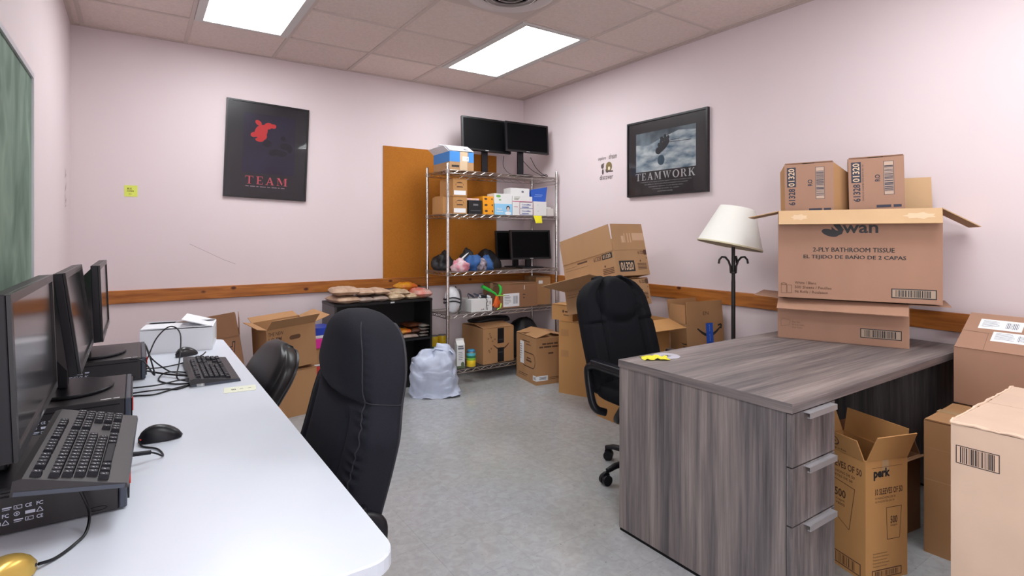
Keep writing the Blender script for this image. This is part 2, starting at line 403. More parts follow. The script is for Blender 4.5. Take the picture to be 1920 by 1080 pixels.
# ------------------------------------------------------------------ cartons
def face(w, d, h, side):
    e = .0
    o, r, u = {'F':((-w/2,-d/2-e,0),(1,0,0),(0,0,1)), 'R':((w/2+e,-d/2,0),(0,1,0),(0,0,1)), 'L':((-w/2-e,d/2,0),(0,-1,0),(0,0,1)),
               'B':((w/2,d/2+e,0),(-1,0,0),(0,0,1)), 'T':((-w/2,-d/2,h+.004),(1,0,0),(0,1,0))}[side]
    r, u = Vector(r), Vector(u); n = r.cross(u)
    M = Matrix.Identity(4)
    for i in range(3): M[i][0]=r[i]; M[i][1]=u[i]; M[i][2]=n[i]; M[i][3]=o[i]
    return M
class Carton: pass
def carton(label, A, ang, w, d, h, z=0, m='tan', flaps=None, flen=None, tape=True, group=None, tilt=None, name='cardboard_box', cat='box', fm=None, th=.005):
    """A = front left bottom corner, ang = direction of the front edge; flaps: 0 closed, 90 upright, 180 level outwards"""
    a = R(ang); c, s = math.cos(a), math.sin(a)
    cx = A[0] + c*w/2 - s*d/2; cy = A[1] + s*w/2 + c*d/2
    root = thing(name, label, cat, (cx, cy, z), a, group)
    if tilt:   # pitch about the front left corner
        Rm = Matrix.Rotation(a,4,'Z') @ Matrix.Rotation(R(tilt[0]),4,'X') @ Matrix.Rotation(R(tilt[1]),4,'Y')
        off = Rm @ Vector((w/2, d/2, 0))
        root.rotation_euler = Rm.to_euler(); root.location = (A[0]+off.x, A[1]+off.y, z+off.z)
    cm = cardboard[m] if isinstance(m, str) else m
    mb = MB(); x, y = w/2, d/2
    O = [(-x,-y),(x,-y),(x,y),(-x,y)]; I = [(-x+th,-y+th),(x-th,-y+th),(x-th,y-th),(-x+th,y-th)]
    vs = [(p[0],p[1],0) for p in O]+[(p[0],p[1],h) for p in O]+[(p[0],p[1],h) for p in I]+[(p[0],p[1],th) for p in I]
    fs = [(3,2,1,0),(12,13,14,15)]
    for i in range(4):
        j = (i+1)%4; fs += [(i,j,4+j,4+i),(4+i,4+j,8+j,8+i),(8+i,8+j,12+j,12+i)]
    mb.add(vs, fs); body = mb.build('body', cm, root)
    F = {'F':0,'B':0,'L':0,'R':0}; F.update(flaps or {})
    FL = dict.fromkeys('FBLR', min(w,d)/2 - .001); 
    FL['L'] = FL['R'] = min(FL['L'], w/2-.002); FL['F'] = FL['B'] = min(FL['F'] if d <= w else d/2-.001, d/2-.001)
    if flen: FL.update(flen)
    ft = .004; FM = {}
    for k in 'LRFB':
        if F[k] is None: continue
        # hinge frame: origin, along, inward
        org, al, inw, ln = {'F':((-x,-y),(1,0),(0,1),w),'B':((x,y),(-1,0),(0,-1),w),'L':((-x,y),(0,-1),(1,0),d),'R':((x,-y),(0,1),(-1,0),d)}[k]
        an = R(F[k]); L = FL[k]
        u = Vector((inw[0]*math.cos(an), inw[1]*math.cos(an), math.sin(an)))
        alv = Vector((al[0],al[1],0)); n = alv.cross(u)     # n = outer side of the flap
        zz = h + (.0002 if k in 'LR' else ft+.0006)*(1 if abs(F[k])<30 else 0)
        M = Matrix.Identity(4)
        for i in range(3): M[i][0]=alv[i]; M[i][1]=u[i]; M[i][2]=n[i]
        M[0][3]=org[0]; M[1][3]=org[1]; M[2][3]=zz
        fb = MB(); fb.M = M; e = .003; sk = .004
        fb.add([(e,0,0),(ln-e,0,0),(ln-e-sk,L,0),(e+sk,L,0),(e,0,ft),(ln-e,0,ft),(ln-e-sk,L,ft),(e+sk,L,ft)],
               [(0,3,2,1),(4,5,6,7),(0,1,5,4),(1,2,6,5),(2,3,7,6),(3,0,4,7)])
        fo = fb.build('flap', (cardboard[fm] if fm else cm), root)
        MM = M.copy(); MM.translation = M.translation + n*ft
        FM[k] = (fo, MM, ln, L)
    if tape and (F['F'] if F['F'] is not None else 99) < 20 and (F['B'] if F['B'] is not None else 99) < 20:
        tb = MB(); zt = h+2*ft+.0016; tw = .024
        if w >= d or True:
            tb.box(-x, -tw, zt-.0004, x, tw, zt)
            tb.box(-x-.0006, -tw, h-.06, -x-.0002, tw, zt); tb.box(x+.0002, -tw, h-.06, x+.0006, tw, zt)
        tb.build('tape', tape_m, root)
    C = Carton(); C.root = root; C.w, C.d, C.h = w, d, h; C.flap = FM; C.body = body
    C.F = face(w,d,h,'F'); C.R = face(w,d,h,'R'); C.L = face(w,d,h,'L'); C.T = face(w,d,h,'T'); C.T[2][3] = h + 2*ft + .002
    return C
def tilted_closed(C): pass

# ================================================================== ROOM
LX, RX, BY, FY, CZ = -.37, 3.41, 4.78, -2.0, 2.73
def slab(name, m, *b):
    return struct(MB().box(*b).build(name, m))
wl = slab('wall_left', wall_m, LX-.1, FY, 0, LX, BY+.1, CZ+.12)
wr = slab('wall_right', wall_m, RX, FY, 0, RX+.1, BY+.1, CZ+.12)
wb = slab('wall_back', wall_m, LX, BY, 0, RX, BY+.1, CZ+.12)
wf = slab('wall_front', wall_m, LX-.1, FY-.1, 0, RX+.1, FY, CZ+.12)
fl = slab('floor', mat('floor_screed', (.20,.19,.18), .8), LX-.1, FY-.1, -.06, RX+.1, BY+.1, -.0035)
# floor tiles, one object each, sharing two meshes (whole tile) plus cut ones
T = .305; tg = .0005
proto = {}
def floor_tile(x0, y0, x1, y1):
    w, d = round(x1-x0, 3), round(y1-y0, 3)
    if (w, d) not in proto:
        o = MB().box(tg/2, tg/2, -.0034, w-tg/2, d-tg/2, 0).build('tile', floor_m, fl); proto[(w,d)] = o
    else:
        o = proto[(w,d)].copy(); COL.objects.link(o)
    o.location = (x0, y0, rnd.uniform(-.0002, 0))
xs = [LX] + [1.0 + T*k for k in range(-4, 8) if LX+.02 < 1.0+T*k < RX-.02] + [RX]
ys = [FY] + [1.80 + T*k for k in range(-13, 11) if FY+.02 < 1.80+T*k < BY-.02] + [BY]
for i in range(len(xs)-1):
    for j in range(len(ys)-1):
        if ys[j] > -.6: floor_tile(xs[i], ys[j], xs[i+1], ys[j+1])
mb = MB()
mb.box(LX, FY, -.0034, RX, min(y for y in ys if y > -.6), 0)
struct(mb.build('floor_rear', floor_m))

# ceiling: grid bars, tiles, lights
cl = slab('ceiling', mat('ceiling_plenum', (.10,.09,.08), .9), LX-.1, FY-.1, CZ+.02, RX+.1, BY+.1, CZ+.12)
gx = [-.308 + .61*k for k in range(7)]; gy = [4.22 - .61*k for k in range(11)]
LIGHTS = [(.302, 3.0), (2.132, 3.0), (.302, -.05), (2.132, -.05)]
def bar(x0, y0, x1, y1, z0=CZ-.001, z1=CZ+.018): return MB().box(x0, y0, z0, x1, y1, z1).build('grid_bar', grid_m, cl)
for x in gx: bar(x-.012, FY, x+.012, BY)
for y in gy:
    X = [LX] + gx + [RX]
    for a, b in zip(X, X[1:]):
        if any(abs(a-lx) < .05 and abs(y-(ly+.61)) < .05 for lx, ly in LIGHTS): continue
        bar(a+.012 if a > LX else a, y-.011, b-.012 if b < RX else b, y+.011, CZ, CZ+.018)
MB().box(LX, BY-.022, CZ-.002, RX, BY, CZ+.018).build('edge_trim', grid_m, cl)
MB().box(RX-.022, FY, CZ-.002, RX, BY-.022, CZ+.018).build('edge_trim', grid_m, cl)
MB().box(LX, FY, CZ-.002, LX+.022, BY-.022, CZ+.018).build('edge_trim', grid_m, cl)
Xc = [LX] + gx + [RX]; Yc = [FY] + gy[::-1] + [BY]
cp = {}
for i in range(len(Xc)-1):
    for j in range(len(Yc)-1):
        x0, x1, y0, y1 = Xc[i], Xc[i+1], Yc[j], Yc[j+1]
        if any(abs(x0-lx) < .05 and (abs(y0-ly) < .05 or abs(y0-ly-.61) < .05) for lx, ly in LIGHTS): continue
        if abs(x0-1.522) < .05 and abs(y0-2.39) < .05: continue
        w, d = round(x1-x0,3), round(y1-y0,3)
        if w < .03 or d < .03: continue
        if (w,d) not in cp:
            cp[(w,d)] = MB().box(.011,.010,0, w-.011, d-.010, .012).build('ceiling_tile', ceil_m, cl); o = cp[(w,d)]
        else: o = cp[(w,d)].copy(); COL.objects.link(o)
        o.location = (x0, y0, CZ+.006)
        if rnd.random() < .4: o.rotation_euler = (R(rnd.uniform(-.25,.25)), R(rnd.uniform(-.25,.25)), 0)
        if rnd.random() < .3 and w > .5: o.location.z += .001
lab = {(.302,3.0):'bright recessed ceiling light panel at upper left, cut by the picture edge', (2.132,3.0):'bright recessed ceiling light panel near the far corner, beside the round vent',
       (.302,-.05):'recessed ceiling light panel above the computer table, behind the camera', (2.132,-.05):'recessed ceiling light panel behind the camera on the desk side'}
for lx, ly in LIGHTS:
    t = thing('ceiling_light', lab[(lx,ly)], 'ceiling light', (lx, ly, CZ), group='recessed ceiling light panels')
    mb = MB(); e = .014; f = .05; W, D = .61, 1.22
    for b in ((e,e,W-e,e+f*.6),(e,D-e-f*.6,W-e,D-e),(e,e+f*.6,e+f,D-e-f*.6),(W-e-f,e+f*.6,W-e,D-e-f*.6)): mb.box(b[0],b[1],-.008,b[2],b[3],.012)
    mb.build('frame', mat('light_frame', (.62,.60,.58), .5), t)
    MB().box(e+f,e+f*.6,-.003,W-e-f,D-e-f*.6,.004).build('diffuser', light_m, t)
# round air vent
vt = thing('ceiling_vent', 'round white ceiling air vent with concentric rings', 'air vent', (1.827, 2.695, CZ))
vm = mat('vent_white', (.62,.56,.54), .4)
MB().box(-.294,-.294,.0,.294,.294,.006).build('plate', mat('vent_plate', (.58,.49,.45), .6), vt)
MB().lathe([(.262,-.001),(.268,-.010),(.250,-.016),(.205,-.014),(.190,-.004),(.190,-.0012)], 48).build('outer_ring', vm, vt, smooth=True)
MB().lathe([(.188,-.0008),(.188,-.003),(0,-.003)], 40).build('dark_throat', mat('vent_dark', (.012,.010,.010), .8), vt)
for r0 in (.158,.122,.086,.050):
    MB().lathe([(r0+.014,-.006),(r0+.002,-.022),(r0-.006,-.024),(r0+.004,-.012),(r0+.012,-.004)], 40).build('ring', vm, vt, smooth=True)
MB().lathe([(.026,-.004),(.024,-.022),(.012,-.028),(0,-.029)], 24).build('hub', mat('vent_hub', (.7,.7,.68), .3, metal=.3), vt, smooth=True)

# pine rail round the walls
def rail(name, b):
    o = MB().box(*b).build(name, pine_m, None, bevel=.004); struct(o); return o
rail('trim_1', (LX, BY-.02, .812, RX-.001, BY, .905))
rail('trim_2', (RX-.02, FY, .812, RX, BY-.021, .907))
# baseboards
bb = mat('baseboard_vinyl', (.16,.13,.12), .5)
struct(MB().box(LX+.001, BY-.008, 0, RX-.001, BY-.0005, .10).build('baseboard_back', bb))
struct(MB().box(RX-.008, FY, 0, RX-.0005, BY-.009, .10).build('baseboard_right', bb))
struct(MB().box(LX+.0005, FY, 0, LX+.008, BY-.009, .10).build('baseboard_left', bb))

# chalkboard on the left wall
cb = thing('chalkboard', 'green chalkboard with a thin aluminium frame on the left wall', 'chalkboard', (LX, 1.60, 1.06))
MB().box(.001, 0, 0, .012, 1.385, .885).build('board', chalk_m, cb)
for b in ((.001,-.02,.885,.02,1.40,.905),(.001,-.02,-.02,.02,1.40,0),(.001,1.385,0,.02,1.40,.885),(.001,-.02,0,.02,0,.885)):
    MB().box(*b).build('frame_bar', alum, cb)
# marks left on the left wall beside the chalkboard
mb = MB(); Mw = Matrix(((0,0,1,LX),(1,0,0,0),(0,1,0,0),(0,0,0,1)))
for z, k in ((1.69,1),(1.60,2),(1.53,3),(1.50,4)):
    r = random.Random(k); p = [(4.45 + r.uniform(-.05,.05), z + r.uniform(-.035,.035)) for _ in range(7)]
    line(mb, Mw, p, .004)
tag(mb.build('wall_scribble', mat('faded_pencil', (.30,.24,.24), .8)), 'faint pencil marks on the left wall beside the chalkboard', 'wall marks')

# corkboard panel on back wall
ck = MB().box(1.845, BY-.012, .905, 3.06, BY-.0005, 2.107).build('corkboard', cork_m)
tag(ck, 'plain orange brown corkboard panel on the back wall behind the wire shelving', 'corkboard')
# sticky note on the back wall
def wallM(x, z, y=BY): return Matrix(((1,0,0,x),(0,0,-1,y),(0,1,0,z),(0,0,0,1)))
def rwallM(y, z, x=RX): return Matrix(((0,0,-1,x),(-1,0,0,y),(0,1,0,z),(0,0,0,1)))
sn = MB().box(-.072, BY-.002, 1.572, .006, BY-.0006, 1.652).build('sticky_note', lime)
tag(sn, 'lime green sticky note with handwriting on the pink back wall', 'note')
mb = MB(); M = wallM(-.072, 1.572, BY-.0022)
put_text(mb, M, 'BUS', .018, .050, .026, .012, bold=.01); put_text(mb, M, 'CARDS', .016, .034, .040, .011, bold=.01); put_text(mb, M, '11', .028, .012, .012, .012, bold=.01)
mb.build('handwriting', ink_br, sn)
# a thin scratch on the back wall
mb = MB(); line(mb, wallM(0,0,BY), [(.33,1.23),(.45,1.165),(.55,1.11),(.64,1.07)], .003); tag(mb.build('wall_scratch', mat('scratch', (.42,.34,.36), .8)), 'thin diagonal scratch on the back wall below the puzzle poster', 'wall marks')

# ------------------------------------------------------------------ posters
EC = [0]
def ellipse(mb, M, cx, cy, rx, ry, lift, mi=0, n=20, rot=0):
    EC[0] = (EC[0]+1) % 9; lift = lift + EC[0]*.00005
    c, s = math.cos(rot), math.sin(rot); vs = []
    for k in range(n):
        a = 2*PI*k/n; x, y = rx*math.cos(a), ry*math.sin(a)
        vs.append(tuple(M @ Vector((cx+x*c-y*s, cy+x*s+y*c, lift))))
    mb.add(vs, [tuple(range(n))], mi)
glass_m = mat('poster_glass', (.02,.02,.02), .03, alpha=.16, spec=.9)
# TEAM
tp = thing('framed_poster', 'framed black poster of a red puzzle piece with the word TEAM', 'poster', (.872, BY, 1.97))
tp.rotation_euler = (0, R(2.1), 0)
tp.location.y = BY - .0105
W, Hh = .617, .765
fr_m = mat('poster_frame', (.010,.009,.011), .3)
for b in ((-W/2,-.012,-Hh/2,W/2,.010,-Hh/2+.012),(-W/2,-.012,Hh/2-.012,W/2,.010,Hh/2),(-W/2,-.012,-Hh/2+.012,-W/2+.012,.010,Hh/2-.012),(W/2-.012,-.012,-Hh/2+.012,W/2,.010,Hh/2-.012)):
    MB().box(*b).build('frame_bar', fr_m, tp)
M = Matrix(((1,0,0,-W/2),(0,0,-1,-.004),(0,1,0,-Hh/2),(0,0,0,1)))
mb = MB(); rect(mb, M, .01,.01,W-.01,Hh-.01, 0); sh = mb.build('print_sheet', mat('team_black', (.022,.018,.026), .28, spec=.7), tp)
mb = MB(); rect(mb, M, .125,.20,.515,.675,.0006); mb.build('picture', mat('team_purple', (.028,.022,.055), .3, var=.3, scale=5), sh)
mb = MB()
for cx, cy, rx, ry, ro in ((.255,.535,.045,.058,-.5),(.305,.585,.033,.026,.4),(.205,.505,.028,.020,.3),(.232,.602,.026,.018,-.6),(.345,.588,.020,.018,0),(.245,.468,.032,.016,0),(.262,.500,.036,.034,0)): ellipse(mb, M, cx, cy, rx, ry, .0012, rot=ro)
mb.build('puzzle_piece', mat('puzzle_red', (.80,.035,.04), .5), sh)
mb = MB()
for cx, cy, rx, ry in ((.30,.445,.035,.028),(.44,.435,.040,.028),(.37,.385,.035,.022),(.41,.375,.045,.024),(.345,.372,.030,.024),(.475,.42,.02,.035),(.42,.50,.02,.02)): ellipse(mb, M, cx, cy, rx, ry, .0011)
mb.build('puzzle_shadow', mat('puzzle_dark', (.010,.008,.020), .4), sh)
mb = MB()
for ch, x, w in (('T',.152,.058),('E',.232,.050),('A',.300,.066),('M',.384,.082)): serif(mb, M, ch, x, .112, w, .062)
mb.build('lettering', mat('team_letters', (.85,.13,.18), .5), sh)
mb = MB(); x_ = .155
for w_ in (.030,.042,.022,.050,.028,.046,.018,.034): rect(mb, M, x_, .090, x_+w_-.006, .096); x_ += w_+.004
mb.build('small_print', mat('team_small', (.45,.32,.36), .5), sh)
MB().box(-W/2+.012,-.0098,-Hh/2+.012,W/2-.012,-.0085,Hh/2-.012).build('glass', glass_m, tp)

# TEAMWORK on the right wall, local x runs towards the camera
tw = thing('framed_poster', 'framed black poster of a raft crew on white water with the word TEAMWORK', 'poster', (RX-.016, 2.863, 1.915))
W, Hh = .785, .610
for b in ((-.012,-W/2,-Hh/2,.014,W/2,-Hh/2+.014),(-.012,-W/2,Hh/2-.014,.014,W/2,Hh/2),(-.012,-W/2,-Hh/2+.014,.014,-W/2+.014,Hh/2-.014),(-.012,W/2-.014,-Hh/2+.014,.014,W/2,Hh/2-.014)):
    MB().box(*b).build('frame_bar', fr_m, tw)
M = Matrix(((0,0,-1,-.003),(-1,0,0,W/2),(0,1,0,-Hh/2),(0,0,0,1)))
mb = MB(); rect(mb, M, .01,.01,W-.01,Hh-.01, 0); sh = mb.build('print_sheet', mat('teamwork_black', (.022,.015,.018), .3, spec=.7), tw)
water = mat('river_water', '#4e6f88', .5, col2='#e8f0f2', scale=5, stretch=(1,1.6,4.2))
mb = MB(); rect(mb, M, .095,.197,.680,.510,.0008); mb.build('picture_water', water, sh)
mb = MB(); vs = [(.095,.420,.0012),(.22,.405,.0012),(.36,.445,.0012),(.52,.485,.0012),(.68,.470,.0012),(.68,.510,.0012),(.095,.510,.0012)]
mb.add([tuple(M @ Vector(p)) for p in vs], [tuple(range(7))]); mb.build('picture_mist', mat('storm_mist', '#38434f', .5, col2='#8a98a3', scale=7), sh)
mb = MB()
ellipse(mb, M, .372,.378,.078,.030,.0018, rot=.62); ellipse(mb, M, .330,.350,.030,.028,.0018)
for x, y in ((.335,.395),(.355,.415),(.378,.430),(.402,.438),(.425,.442),(.365,.440),(.395,.455)): ellipse(mb, M, x, y, .013, .017, .0020)
line(mb, M, [(.350,.41),(.352,.455)], .007, .0024); line(mb, M, [(.43,.418),(.53,.420)], .004, .0024); line(mb, M, [(.43,.405),(.64,.398)], .004, .0024)
mb.build('raft_crew', mat('raft_dark', (.012,.016,.024), .5), sh)
mb = MB(); ellipse(mb, M, .355, .275, .035, .04, .0014); mb.build('raft_reflection', mat('raft_shade', (.05,.10,.15), .4), sh)
mb = MB(); x = .092
for ch, w in zip('TEAMWORK', (.062,.055,.070,.080,.095,.072,.068,.070)):
    serif(mb, M, ch, x, .128, w-.010, .058); x += w*.995+.003
mb.build('lettering', mat('poster_white', (.72,.72,.72), .5), sh)
mb = MB()
for k, (s_, w) in enumerate((('Teamwork is the ability to work together toward a common vision,',.50),('the ability to direct individual accomplishment toward',.42),('organizational objectives. It is the fuel that allows',.34),('common people to attain',.26),('uncommon results.',.15))):
    put_text(mb, M, s_, .385-w/2+.01, .105-.019*k, w, .011)
mb.build('small_print', mat('poster_grey', (.5,.5,.5), .5), sh)
MB().box(-.0098,-W/2+.014,-Hh/2+.014,-.0085,W/2-.014,Hh/2-.014).build('glass', glass_m, tw)

# small painted owl motif and lettering on the right wall
M = rwallM(3.66, 1.78, RX-.0006)
mb = MB(); put_text(mb, M, 'explore', .03,.172,.098,.040, shear=.3, rot=0, mi=0); put_text(mb, M, 'dream', .165,.180,.095,.045, shear=.3); put_text(mb, M, 'discover', .050,.005,.165,.045, bold=.01)
ellipse(mb, M, .085,.125,.018,.022,.001); ellipse(mb, M, .09,.075,.012,.025,.001); ellipse(mb, M, .145,.085,.022,.022,.0008); line(mb, M, [(.15,.075),(.215,.072)], .012, .0012)
ellipse(mb, M, .10,.145,.008,.008,.001,mi=1); ellipse(mb, M, .165,.115,.038,.042,.001, mi=1); ellipse(mb, M, .168,.100,.014,.016,.0016, mi=2)
tag(mb.build('wall_decal', [mat('decal_ink', (.10,.07,.07), .7), mat('decal_olive', (.20,.14,.05), .7), mat('decal_cream', (.72,.66,.50), .7)]),
    'small hand-lettered decal with a brown bird beside the white water poster', 'wall decal')

# ================================================================== COMPUTER TABLE
TZ = .74
tb = thing('computer_table', 'long white laminate table along the left wall holding the computers', 'table', (0, 2.12, 0))
y0, y1, x1, rr = .905-2.12, 3.335-2.12, .382, .055
pts = [(-.362, y0)]
for k in range(7): a = R(-90+15*k); pts.append((x1-rr+rr*math.cos(a), y0+rr+rr*math.sin(a)))
for k in range(7): a = R(15*k); pts.append((x1-rr+rr*math.cos(a), y1-rr+rr*math.sin(a)))
pts.append((-.362, y1))
MB().prism(pts, TZ-.030, TZ, ch=.003).build('tabletop', tabletop, tb)
for yy in (y0+.16, y1-.16):
    for xx in (-.30, .28):
        MB().tube([(xx,yy,0),(xx,yy,TZ-.03)], .016, 10).build('leg', steel, tb, smooth=True)
    MB().tube([(-.30,yy,.10),(.28,yy,.10)], .012, 8).build('stretcher', steel, tb, smooth=True)
MB().box(-.33, y0+.1, TZ-.055, -.30, y1-.1, TZ-.0305).build('apron', steel, tb)

# ------------------------------------------------------------------ desktop computers lying flat
def icons(parent, M, x0, y0, s, seed, cols=7, rows=4):
    mb = MB(); r = random.Random(seed)
    for i in range(cols):
        for j in range(rows):
            x, y = x0 + i*s*1.35, y0 + j*s*1.05; k = (i*3+j*5+seed) % 7
            if k == 0: put_text(mb, M, 'FC', x, y, s*.8, s*.6, bold=.02)
            elif k == 1: frame(mb, M, x, y, x+s, y+s*.6, s*.08); put_text(mb, M, 'A', x+s*.2, y+s*.12, s*.3, s*.36)
            elif k == 2: line(mb, M, [(x,y),(x+s*.4,y+s*.7),(x+s*.8,y),(x,y)], s*.1)
            elif k == 3:
                line(mb, M, [(x+s*.35+s*.32*math.cos(R(t)), y+s*.33+s*.3*math.sin(R(t))) for t in range(0,390,30)], s*.09); rect(mb, M, x+s*.25, y+s*.2, x+s*.45, y+s*.45)
            elif k == 4: put_text(mb, M, 'CE', x, y, s*.8, s*.6, bold=.02)
            elif k == 5: rect(mb, M, x, y+s*.35, x+s*1.1, y+s*.55); rect(mb, M, x, y+s*.1, x+s*.9, y+s*.2)
            else: rect(mb, M, x, y, x+s*1.2, y+s*.5)
    rect(mb, M, x0, y0-s*.5, x0+s*5, y0-s*.35)
    return mb.build('printed_marks', mat('mark_white', (.62,.66,.78), .6), parent)
def computer(label, xr, y0, depth, width=.335):
    t = thing('desktop_computer', label, 'computer', (xr-width/2, y0+depth/2, TZ), group='slim desktop computers under the monitors')
    w, d, h = width/2, depth/2, .088
    MB().rbox(-w, -d, .004, w-.018, d, h, .004).build('case', dkgrey, t)
    MB().box(w-.0175, -d, .004, w-.004, d, h).build('front_bezel', bluegrey, t, bevel=.003)
    MB().box(w-.0035, -d+.02, .014, w, d-.008, h-.008).build('grille', blackp, t)
    MB().box(w-.0002, -d+.022, h-.045, w+.0022, -d+.030, h-.006).build('red_accent', red_m, t)
    for x in (-w+.03, w-.05):
        for y in (-d+.03, d-.03): MB().lathe([(.010,0),(.010,.0045)], 10, c=(x,y,0)).build('foot', blackm, t)
    M = face(width, depth, h, 'F')
    sh = MB(); frame(sh, M, .010, .072, width-.03, .075, .0012, .0004); sh.build('case_seam', blackm, t)
    icons(t, M, .012, .022, .012, int(y0*10), 12, 3)
    sl = MB(); line(sl, M, [(width-.052+.015*math.cos(R(a)), .014+.004*math.sin(R(a))) for a in range(0,390,30)], .0012, .0005); sl.build('side_slot', blackm, t)
    mb = MB(); Mt = face(width, depth, h, 'T'); Mt[2][3] = h; rect(mb, Mt, width-.075,.012,width-.050,.018,.0006); rect(mb, Mt, width-.045,.012,width-.030,.018,.0006)
    mb.build('top_sticker', white_m, t)
    return t
computer('black desktop computer nearest the camera, under the keyboard', -.012, 1.372, .33)
computer('black desktop computer under the middle monitor', -.010, 1.945, .33, .345)
computer('black desktop computer under the far monitor, next to the tangle of cables', .033, 2.555, .37, .38)

# ------------------------------------------------------------------ monitors
def monitor(label, centre, w, h, tilt, yaw, base_z, zb, hump=True, group='black flat monitors on the table', stand='disc', sm=None, roll=0, neckx=0, bw=.016):
    """screen faces local -Y; centre = (x, y) of the screen face centre; zb = height of the screen's lower edge"""
    t = thing('monitor', label, 'monitor', (centre[0], centre[1], base_z), R(yaw), group)
    H0 = zb - base_z
    Mt = Matrix.Translation((0,0,H0)) @ Matrix.Rotation(R(tilt),4,'X') @ Matrix.Rotation(R(roll),4,'Y')
    def mk(): b = MB(); b.M = Mt; return b
    b = mk(); b.rbox(-w/2, 0, 0, w/2, .022, h, .003); 
    if hump:
        b.add([(-w/2+.01,.021,.01),(w/2-.01,.021,.01),(w/2-.01,.021,h-.01),(-w/2+.01,.021,h-.01),(-w*.36,.05,.04),(w*.36,.05,.04),(w*.36,.05,h-.04),(-w*.36,.05,h-.04)],[(4,5,6,7),(0,1,5,4),(1,2,6,5),(2,3,7,6),(3,0,4,7)])
    b.build('housing', blackp, t)
    for q in ((-w/2,0,-0,w/2,bw),(-w/2,h-bw,0,w/2,h),(-w/2,bw,0,-w/2+bw,h-bw),(w/2-bw,bw,0,w/2,h-bw)):
        b = mk(); b.box(q[0], -.006, q[1], q[3], .0, q[4]); b.build('bezel', mat('bezel_black', (.010,.009,.010), .3, spec=.4), t)
    b = mk(); b.box(-w/2+bw, -.002, bw, w/2-bw, -.0006, h-bw); b.build('screen', sm or screen_m, t)
    b = mk(); rect(b, Matrix(((1,0,0,0),(0,0,-1,-.0065),(0,1,0,0),(0,0,0,1))), -.018,.005,.018,.010); b.build('badge', alum, t)
    yb = .055
    MB().box(neckx-.03, yb-.012, .012, neckx+.03, yb+.016, H0+h*.45).build('neck', blackp, t, bevel=.004)
    n = MB()
    if stand == 'disc':
        P = [(neckx+.125*math.cos(R(a)), yb-.02+.105*math.sin(R(a))) for a in range(0,360,12)]
    else:
        P = [(neckx-.11,yb+.05),(neckx-.12,yb-.09),(neckx+.12,yb-.09),(neckx+.11,yb+.05)]
    n.prism(P, .0, .010, ch=.003); n.build('stand_base', blackp, t)
    return t
monitor('nearest black monitor on the left, cut by the picture edge', (-.165, 1.468), .545, .275, -2, 90, TZ+.0885, .928, roll=0)
monitor('middle black monitor, leaning back between the other two', (-.128, 2.135), .53, .275, -7, 90, TZ+.0885, .925)
monitor('far black monitor standing before the far desktop computer', (-.104, 2.72), .53, .275, -2, 90, TZ+.0885, .915)

# ------------------------------------------------------------------ keyboards
KW, KD = .448, .168
rowsK = []
def keyrows():
    out = []; u = .0182
    x0 = -KW/2 + .012
    out.append((.066, [x0] + [x0+u*1.9+u*k for k in range(4)] + [x0+u*6.5+u*k for k in range(4)] + [x0+u*11.1+u*k for k in range(4)] + [x0+u*15.6+u*k for k in range(3)], u))
    for r in range(5):
        y = .040 - r*u
        xs = []
        main = {0:14,1:14,2:13,3:12,4:0}[r]
        xs = [x0+u*(0,.3,.5,.8,0)[r]+u*k*(15/14.6) for k in range(main)]
        if r < 2: xs += [x0+u*(15.6+k) for k in range(3)]
        if r == 3: xs += [x0+u*16.6]
        if r == 4: xs += [x0, x0+u*1.4, x0+u*2.8, x0+u*10.4, x0+u*11.8, x0+u*13.2] + [x0+u*(15.6+k) for k in range(3)]
        xs += [x0+u*(19.1+k) for k in range(4) if not (r == 4 and k == 0)]
        out.append((y, xs, u))
    return out
keyproto = [None]
